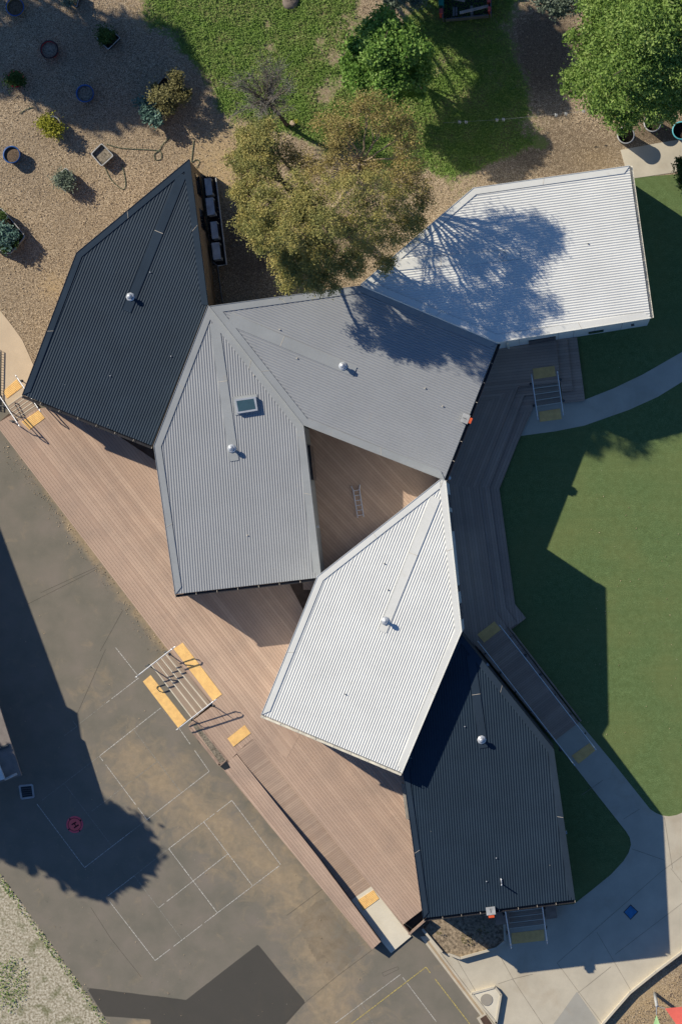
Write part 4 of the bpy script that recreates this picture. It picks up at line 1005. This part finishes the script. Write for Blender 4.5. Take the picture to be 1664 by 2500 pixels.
# ---------------------------------------------------------------- timber bin and planks at the top edge
bn = empty('storage_bin', G(1140, 10), 'open dark storage bin with red and green corner posts at the top edge', 'storage bin')
m = MB(); slab('', [(1078, -60), (1196, -70), (1198, 36), (1080, 46)], .03, None, mb=m); m.build('bin_floor', M['grate'], bn)
m = MB(); slab('', quadpx((1086, 46), (1192, 36), 2.5), .7, None, mb=m); slab('', quadpx((1080, 44), (1078, -60), 3), 1.0, None, mb=m); slab('', quadpx((1197, 34), (1196, -70), 3), 1.0, None, mb=m); slab('', quadpx((1076, -66), (1198, -74), 3), 1.4, None, mb=m); m.build('bin_side', M['darkgrey'], bn)
for (x, y, mt_, nm) in ((1077, 10, 'green_paint', 12), (1077, 32, 'red_paint', 9), (1193, 4, 'red_paint', 9), (1194, 26, 'red_paint', 7)):
    m = MB(); c_ = G(x, y, .55); m.box(c_, Vector((nm / 2 / PPM, 0, 0)), Vector((0, nm / 1.4 / PPM, 0)), Vector((0, 0, .55))); m.build('corner_post', M[mt_], bn)
def plank(label, a_, b_, wpx, z, th=.05):
    m = MB(); pl = ccw(quadpx(a_, b_, wpx)); top = [G(x, y, z) for x, y in pl]; m.prism(top, [p - Vector((0, 0, th)) for p in top]); tag(m.build('timber_plank', M['timber']), label, 'plank', 'planks in the storage bin')
plank('long grey plank laid aslant across the storage bin', (1121, 31), (1192, 14), 7, .78)
plank('short pale plank, left of the pair standing in the bin', (1106.5, 17), (1106.5, 39), 5, .3)
plank('short grey plank, right of the pair standing in the bin', (1113, 17), (1113, 38), 4.5, .31)
plank('wide short plank half under the long aslant plank', (1150, 14), (1151, 38), 7, .2)
plank('long plank lying across the top edge of the photo in the bin', (1104, -4), (1134, 2), 6, .72)
# bunting line
bt = empty('string_line', G(1260, 285), 'thin string with tiny pale tags stretched over the grass', 'string line')
m = MB(); m.tube([G(1080, 300, 1.6), G(1220, 292, 1.5), G(1424, 272, 1.6), G(1500, 262, 1.7)], .003, 4); m.build('string', M['rim'], bt)
for x, y in ((1121, 298), (1137, 298), (1212, 293), (1228, 292), (1356, 281), (1380, 278), (1423, 272)):
    m = MB(); c_ = G(x, y, 1.5); m.face([c_ + Vector((-.07, .07, .02)), c_ + Vector((-.05, -.09, -.06)), c_ + Vector((.0, .03, .03)), c_ + Vector((-.02, .09, .03))]); m.face([c_ + Vector((.0, .04, .03)), c_ + Vector((.02, -.1, -.05)), c_ + Vector((.08, .0, .01)), c_ + Vector((.05, .08, .03))]); m.build('tag', M['lime'] if False else M['rim'], bt)
# shade sails and pole
pl = empty('sail_pole', G(1596, 2425), 'leaning grey steel pole anchoring the shade sails at the lower right', 'pole')
m = MB(); m.tube([G(1597, 2425, 0), G(1602, 2456, 2.2)], [.085, .075], 12); m.build('pole_shaft', M['rim'], pl, True)
m = MB(); m.tube([G(1601, 2458, 2.15), G(1601, 2477, 2.15)], .02, 6); m.tube([G(1602, 2456, 2.15), G(1622, 2462, 2.15)], .012, 6); m.build('shackle', M['silver'], pl)
def sail(label, pts, mat):
    m = MB(); P = [G(x, y, z) for x, y, z in pts]; A, B_, C_ = P; N_ = 8; idx = {}
    def pt(i, j_):
        a_ = i / N_; b_ = j_ / N_; q = A + (B_ - A) * a_ + (C_ - A) * b_; q.z -= .35 * (a_ * b_ + (1 - a_ - b_) * (a_ + b_)) * .8; return q
    for i in range(N_):
        for j_ in range(N_ - i):
            m.face([pt(i, j_), pt(i + 1, j_), pt(i, j_ + 1)])
            if i + j_ < N_ - 1: m.face([pt(i + 1, j_), pt(i + 1, j_ + 1), pt(i, j_ + 1)])
    o = m.build('shade_sail', mat); tag(o, label, 'shade sail', 'shade sails at the lower right'); md = o.modifiers.new('s', 'SOLIDIFY'); md.thickness = .01
sail('bright red shade sail in the lower right corner', [(1622, 2462, 2.15), (1790, 2448, 2.6), (1690, 2560, 2.2)], M['sail_red'])
sail('pale green shade sail tip at the bottom edge', [(1601, 2478, 2.15), (1585, 2530, 2.2), (1630, 2560, 2.2)], M['sail_green'])
# hoses, rock, stump
def hose(label, pts):
    P = [Vector((*p, 0)) for p in pts]; out = []
    for i in range(len(P) - 1):
        p0, p1, p2, p3 = P[max(i - 1, 0)], P[i], P[i + 1], P[min(i + 2, len(P) - 1)]
        for k in range(6):
            t_ = k / 6; out.append(.5 * ((2 * p1) + (-p0 + p2) * t_ + (2 * p0 - 5 * p1 + 4 * p2 - p3) * t_ ** 2 + (-p0 + 3 * p1 - 3 * p2 + p3) * t_ ** 3))
    out.append(P[-1]); m = MB(); m.tube([G(q.x, q.y, .03) for q in out], .018, 5); tag(m.build('garden_hose', M['rope'], None, True), label, 'hose', 'garden hoses on the mulch')
hose('thin hose looping on the mulch towards the big planter', [(415, 335), (400, 350), (388, 368), (378, 375), (380, 390), (393, 388), (394, 374), (380, 367), (300, 362), (260, 352)])
hose('thin hose curling below the small square mulch tub', [(257, 410), (273, 440), (300, 462), (307, 445), (298, 400)])
hose('thin hose beside the tip of the darkest roof', [(474, 340), (470, 375), (468, 396), (478, 390), (487, 394), (480, 410)])
hose('short hose on the mulch above the yellow-green bush', [(50, 278), (62, 268), (82, 262)])
m = MB(); rs = random.Random(2)
m.lathe(G(708, 4), [(.42, 0), (.40, .12), (.3, .2), (.12, .24), (.001, .25)], 11)
m.v = [(x + rs.uniform(-.04, .04), y + rs.uniform(-.04, .04), z + rs.uniform(-.02, .02)) for x, y, z in m.v]
tag(m.build('rock', M['rock'], None, True), 'rounded grey rock on the grass at the top edge', 'rock')
st = empty('tree_stump', G(715, 300), 'short cut stump with a small yellow flower beside the bare tree', 'stump')
m = MB(); m.lathe(G(714, 302), [(.16, 0), (.13, .2), (.12, .3), (.001, .31)], 10); m.build('stump_wood', M['bark_pale'], st)
foliage('flower', [gb(722, 295, .35, 5, 5)], 60, .04, M['lime'], st, 14)

# ---------------------------------------------------------------- trees
def limb(m, pts, r0, r1, n=7, wob=.12, rs=None):
    P = [Vector(p) for p in pts]; out = []
    for i in range(len(P) - 1):
        for k in range(4): q = P[i].lerp(P[i + 1], k / 4); out.append(q + Vector([rs.uniform(-wob, wob) for _ in range(3)]) * (1 if (i + k) else 0))
    out.append(P[-1]); nn = len(out); m.tube(out, [r0 + (r1 - r0) * i / (nn - 1) for i in range(nn)], n)
def tree(name, label, base, zfork, blobs, nleaf, size, leafm, barkm, seed, r=.22, group=None, twigs=3, sat=0, **kw):
    rs = random.Random(seed); o = empty(name, G(*base), label, 'tree', group)
    if sat:
        ex = []
        for q in blobs:
            for _ in range(sat):
                an = rs.uniform(0, 6.28); k_ = rs.uniform(.8, 1.12); ex.append((q[0] + math.cos(an) * q[3] * k_, q[1] + math.sin(an) * q[3] * k_, q[2] + rs.uniform(-.5, .35) * q[4], q[3] * rs.uniform(.2, .36), q[4] * .3))
        allb = [(x, y, z, a_ * .9, b_) for x, y, z, a_, b_ in blobs] + ex
    else: allb = blobs
    b = G(*base); top = Vector((b.x, b.y, zfork)); m = MB()
    cx = sum(q[0] for q in blobs) / len(blobs); cy = sum(q[1] for q in blobs) / len(blobs)
    top += Vector(((cx - b.x) * .35, (cy - b.y) * .35, 0)); limb(m, [b, top], r, r * .7, 9, .04, rs); m.build('trunk', barkm, o, True)
    m = MB()
    for q in blobs:
        c_ = Vector(q[:3]); mid = top.lerp(c_, .5) + Vector((rs.uniform(-.3, .3), rs.uniform(-.3, .3), rs.uniform(0, .5)))
        limb(m, [top, mid, c_], r * .5, r * .12, 6, .1, rs)
        for _ in range(twigs):
            e = c_ + Vector((rs.uniform(-1, 1), rs.uniform(-1, 1), rs.uniform(-.2, .9))) * q[3]; limb(m, [mid.lerp(c_, rs.uniform(.3, 1)), e], r * .16, .012, 4, .07, rs)
    m.build('limbs', barkm, o, True)
    foliage('crown', allb, nleaf, size, leafm, o, seed, **kw)
    return o
# large eucalypt over the middle of the roofs
eb = [gb(618, 345, 9.0, 44), gb(650, 330, 9.5, 34), gb(590, 395, 8.5, 34), gb(640, 405, 9, 44), gb(600, 470, 8.5, 36), gb(655, 500, 9.5, 44), gb(608, 540, 8, 34), gb(650, 575, 9, 42),
      gb(720, 560, 10, 46), gb(700, 640, 7.5, 44), gb(745, 670, 7, 40), gb(700, 690, 6.6, 22), gb(780, 620, 8, 46), gb(745, 495, 10, 42), gb(850, 645, 7.2, 36), gb(800, 690, 6.8, 30), gb(940, 640, 6.6, 22), gb(1015, 548, 7, 22)]
eb2 = [gb(860, 570, 9.5, 46), gb(900, 520, 10, 42), gb(935, 570, 8.5, 38), gb(985, 560, 8.2, 32), gb(975, 490, 9, 40), gb(920, 450, 10.5, 36), gb(850, 470, 10.5, 40), gb(1010, 510, 8.4, 26), gb(800, 450, 10, 28), gb(800, 545, 10.5, 42), gb(890, 610, 7.6, 32), gb(720, 440, 10, 24)]
euc = tree('gum_tree', 'tall olive-brown gum tree spreading over the grey and white roofs', (800, 520), 3.2, eb, 66000, .052, M['euc'], M['bark_dark'], 21, .26, sub=17, subr=.25, asp=.36)
foliage('crown', eb2, 21000, .05, M['euc'], euc, 29, sub=12, subr=.27, asp=.36)
bb = [gb(850, 285, 10, 40), gb(900, 262, 10.2, 34), gb(945, 290, 10, 42), gb(985, 330, 9.6, 40), gb(1000, 385, 9, 34), gb(830, 330, 9.6, 34), gb(970, 430, 9, 34), gb(820, 390, 9.5, 30), gb(1025, 440, 8.6, 30), gb(1040, 490, 8.2, 24), gb(790, 300, 9, 24), gb(740, 395, 8.6, 30), gb(900, 420, 9, 30), gb(770, 430, 9, 26), gb(860, 430, 9.4, 30), gb(700, 380, 8.6, 30)]
foliage('crown', bb, 20000, .052, M['euc_brown'], euc, 22, sub=10, subr=.30, asp=.34)
m = MB(); rs = random.Random(8)
root = G(880, 400, 7.5)
limb(m, [G(800, 520, 3.2), G(850, 460, 5.5), root], .16, .1, 7, .08, rs)
for q in bb + eb2[::2]:
    c_ = Vector(q[:3]); limb(m, [root, root.lerp(c_, .55) + Vector((rs.uniform(-.2, .2), rs.uniform(-.2, .2), .2)), c_], .05, .015, 5, .07, rs)
    for _ in range(5): limb(m, [root.lerp(c_, rs.uniform(.4, .9)), c_ + Vector((rs.uniform(-1, 1), rs.uniform(-1, 1), rs.uniform(-.3, .6))) * q[3]], .028, .008, 4, .06, rs)
m.build('bare_limbs', M['bark_pale'], euc, True)
# bright green garden tree
db_ = [gb(925, 60, 3.6, 40), gb(960, 75, 3.8, 44), gb(1000, 90, 3.4, 30), gb(880, 110, 3.6, 36), gb(925, 125, 4.4, 50), gb(975, 130, 4.2, 48), gb(1020, 130, 3.3, 34), gb(862, 150, 3.2, 28), gb(890, 175, 3.6, 42), gb(945, 185, 4.0, 46), gb(1000, 180, 3.4, 42), gb(1035, 175, 2.8, 24), gb(860, 190, 3.0, 24), gb(960, 225, 2.8, 34), gb(1015, 215, 2.6, 28)]
tree('garden_tree', 'bushy bright green tree standing alone on the grass', (955, 150), 1.4, db_, 34000, .075, M['decid'], M['bark'], 23, .11, sat=3, sub=14, subr=.26, asp=.6)
# big ash at the upper right
ab = []
rs = random.Random(77)
for (x, y, z, r_) in [(1470, 30, 6, 60), (1530, 20, 8, 70), (1600, 10, 8.5, 70), (1660, 20, 8, 70), (1450, 90, 6, 50), (1510, 90, 8, 66), (1580, 80, 9.5, 74), (1650, 90, 9, 72), (1440, 150, 5.6, 46), (1490, 160, 7, 58), (1560, 150, 9, 68), (1630, 165, 8.5, 66), (1690, 160, 8, 66),
                       (1405, 200, 4.6, 34), (1430, 215, 5, 36), (1480, 225, 6, 50), (1545, 225, 7, 56), (1610, 235, 7, 56), (1665, 235, 6.6, 50), (1470, 270, 4.8, 30), (1510, 275, 5.2, 42), (1560, 270, 5.6, 34), (1535, 288, 4.6, 24), (1610, 265, 5.6, 34), (1500, -50, 7, 70), (1600, -60, 8, 80), (1700, -30, 8, 80), (1740, 80, 8, 70), (1750, 200, 7, 66)]:
    ab.append(gb(x, y, z, r_))
tree('ash_tree', 'very large leafy green tree filling the upper right corner', (1600, 130), 2.5, ab, 84000, .075, M['ash'], M['bark'], 24, .26, sat=3, sub=13, subr=.34, asp=.5)
tree('gum_tree', 'small grey-green gum tree at the top edge left of the largest tree', (1370, -20), 2, [gb(1345, -5, 4, 34), gb(1385, 0, 4.2, 34), gb(1362, 22, 3.8, 20), gb(1420, -20, 4.4, 40), gb(1310, -25, 4.2, 30)], 9000, .07, M['gum_grey'], M['bark_pale'], 25, .1)
tree('shrub', 'blue-grey leafy shrub at the top edge above the bright green tree', (985, -12), .8, [gb(950, -12, 1.6, 24), gb(985, -6, 1.8, 28), gb(1020, 0, 1.6, 22), gb(960, 12, 1.2, 12)], 3500, .07, M['gum_grey'], M['bark'], 26, .05)
tree('shrub', 'dark green shrub at the right edge beside the turf', (1680, 420), .6, [gb(1664, 400, 1.6, 16), gb(1685, 420, 1.8, 26), gb(1668, 440, 1.4, 14), gb(1690, 455, 1.4, 22)], 3000, .07, M['darkgreen'], M['bark'], 27, .05)
# bare tree
bt_ = empty('bare_tree', G(700, 305), 'leafless grey tree with a haze of fine twigs above the gum tree', 'tree')
m = MB(); rs = random.Random(31); b = G(700, 305); f1 = G(655, 250, 2.4)
limb(m, [b, G(692, 295, .9), f1], .11, .07, 8, .03, rs); m.build('trunk', M['bark_dark'], bt_, True)
m = MB(); tw = MB()
for i in range(40):
    an = rs.uniform(0, 6.28); rr = rs.uniform(.4, 1) * 1.75; tip = G(640, 215, 3.2) + Vector((math.cos(an) * rr * 1.05, math.sin(an) * rr * .95, rs.uniform(-.5, .9)))
    md = f1.lerp(tip, .5) + Vector((rs.uniform(-.15, .15), rs.uniform(-.15, .15), .15)); limb(m, [f1, md, tip], .03, .006, 5, .04, rs)
    for _ in range(34):
        a_ = f1.lerp(tip, rs.uniform(.25, 1)); e = a_ + (tip - f1).normalized() * rs.uniform(.1, .5) + Vector((rs.uniform(-.4, .4), rs.uniform(-.4, .4), rs.uniform(-.2, .4))); limb(tw, [a_, e], .010, .005, 3, .03, rs)
m.build('limbs', M['bark'], bt_, True); tw.build('twigs', simple('twig_grey', (.24, .23, .21), .9), bt_, True)
# neighbouring trees outside the frame whose shade falls into it
def shade_tree(label, cx, cy, blobs_px, z, n, base, mat, seed, size=.16, r=.3):
    bl_ = []
    for (sx_, sy_, r_) in blobs_px:
        x, y = unsh(sx_, sy_, z); bl_.append(gb(x, y, z, r_, r_ * .6))
    bx, by = base if base else (sum(unsh(q[0], q[1], z)[0] for q in blobs_px) / len(blobs_px), sum(unsh(q[0], q[1], z)[1] for q in blobs_px) / len(blobs_px))
    tree('gum_tree', label, (bx, by), 3, bl_, n, size, mat, M['bark'], seed, r, sub=22, subr=.42, asp=.75, twigs=2)
shade_tree('dense gum tree beyond the left edge of the view, by the grey neighbouring building', 0, 0, [(40, 1985, 60), (110, 1990, 62), (190, 2010, 60), (255, 2005, 34), (300, 2045, 42), (345, 2075, 24), (350, 2105, 18), (235, 2080, 60), (160, 2080, 52), (235, 2152, 26), (295, 2125, 28), (185, 2120, 36), (50, 2045, 40), (0, 2040, 40), (-60, 2000, 60), (80, 2125, 6), (125, 2105, 22)], 9.5, 42000, None, M['darkgreen'], 41)
shade_tree('dense gum tree beyond the upper left corner of the view', 0, 0, [(90, 90, 75), (160, 120, 80), (240, 150, 80), (320, 150, 75), (400, 170, 60), (430, 215, 42), (180, 200, 75), (260, 215, 70), (340, 215, 55), (110, 170, 60), (60, 160, 50), (220, 262, 40), (170, 250, 40), (390, 100, 45), (440, 170, 36), (300, 90, 50), (0, 120, 45), (-10, 180, 40), (360, 250, 34), (410, 270, 28)], 11, 46000, None, M['darkgreen'], 42, .13)
shade_tree('gum tree beyond the top edge of the view, above the storage bin', 0, 0, [(1110, 60, 34), (1160, 95, 40), (1205, 130, 44), (1220, 200, 42), (1190, 265, 36), (1300, 85, 42), (1335, 150, 44), (1310, 220, 36), (1350, 255, 20), (1245, 60, 36), (1140, 20, 40), (1175, 330, 26)], 8.5, 15000, None, M['darkgreen'], 43)
# ---------------------------------------------------------------- ground cover leaves
rs_ = np.random.RandomState(9); K_ = 95000
gx = rs_.uniform(350, 1300, K_); gy = rs_.uniform(-60, 440, K_)
fg = f_grass(gx, gy) + .25 * (rs_.rand(K_) - .5) - .25 * fbm(gx / 18, gy / 18, 8); kp = fg > .45; gx = gx[kp]; gy = gy[kp]; k = len(gx)
def tufts(name, gx, gy, size, mat, seed, hz=.12, asp=.6):
    rs_ = np.random.RandomState(seed); k = len(gx); P = np.stack([(gx - 832) / PPM, (1250 - gy) / PPM, .03 + rs_.rand(k) ** 2 * hz], -1)
    nrm = rs_.normal(size=(k, 3)) * .7; nrm[:, 2] = 1; nrm /= np.linalg.norm(nrm, axis=1)[:, None]
    a_ = np.cross(nrm, rs_.normal(size=(k, 3))); a_ /= np.linalg.norm(a_, axis=1)[:, None]; b_ = np.cross(nrm, a_); s = (size * rs_.uniform(.6, 1.5, k))[:, None]
    V = np.stack([P - a_ * s, P + b_ * s * asp, P + a_ * s, P - b_ * s * asp], 1).reshape(-1, 3); V[:, 2] = np.maximum(V[:, 2], .012)
    o = npmesh(name, V, np.arange(k * 4).reshape(-1, 4), mat); at = o.data.attributes.new('tint', 'FLOAT', 'FACE'); at.data.foreach_set('value', (.5 * rs_.rand(k) + .5 * fbm(gx / 9, gy / 9, 5)).astype(np.float32)); return o
tag(tufts('grass', gx, gy, .037, M['clover'], 1, .09), kind='stuff')
gx = rs_.uniform(-40, 300, 9000); gy = rs_.uniform(2100, 2520, 9000); dd_ = sdf(gx, gy, DRY)
kp = (dd_ > 0) & ((dd_ < 14) | (blob(gx, gy, 30, 2400, 40, 70) + .5 * rs_.rand(9000) > .35)); gx = gx[kp]; gy = gy[kp]
tag(tufts('grass', gx, gy, .04, M['clover'], 2, .08), kind='stuff')
# loose wood chips
PATHL = [(-320, 640), (-60, 700), (0, 757), (30, 795), (55, 830), (72, 868), (88, 905), (110, 960), (60, 1200), (-320, 1200)]
K_ = 60000; gx = rs_.uniform(-30, 1664, K_); gy = rs_.uniform(-30, 900, K_)
kp = (f_grass(gx, gy) < .3) & ~((gx > 1180) & (gy > 450)) & ~((gx > 1500) & (gy > 322)) & (sdf(gx, gy, PATHL) < -2) & ((f_shade_dull(gx, gy) < .35) | (rs_.rand(K_) < .12)); gx = gx[kp]; gy = gy[kp]
gx2 = rs_.uniform(1450, 1700, 4000); gy2 = rs_.uniform(2330, 2530, 4000); kp = (gx2 - 1470) * .77 + (gy2 - 2515) * 1.0 > 8; gx = np.concatenate([gx, gx2[kp]]); gy = np.concatenate([gy, gy2[kp]])
M['chip'] = m_leaf('wood_chips', [(.15, (.12, .085, .055)), (.4, (.32, .24, .155)), (.65, (.52, .41, .28)), (.9, (.78, .66, .50))], 0)
tag(tufts('wood_chips', gx, gy, .037, M['chip'], 4, .03, .33), kind='stuff')

# fallen leaves and grit along the deck edge and on the yard
rl = np.random.RandomState(12); t_ = rl.rand(420); gx = 21 + t_ * 383 + rl.normal(size=420) * 10 - 10; gy = 1080 + t_ * 500 + rl.normal(size=420) * 10 + 8
gx2 = rl.uniform(0, 900, 260); gy2 = rl.uniform(1500, 2480, 260); kp = (sdf(gx2, gy2, ASPH) > 5) & ((gx2 - 461) * .79 - (gy2 - 1772) * .61 < -8); gx2 = gx2[kp]; gy2 = gy2[kp]
gx3 = rl.uniform(1430, 1660, 120); gy3 = rl.uniform(1200, 1900, 120)
lf = tufts('fallen_leaves', np.concatenate([gx, gx2, gx3]), np.concatenate([gy, gy2, gy3]), .028, M['chip'], 13, .0, .45)
tag(lf, kind='stuff')
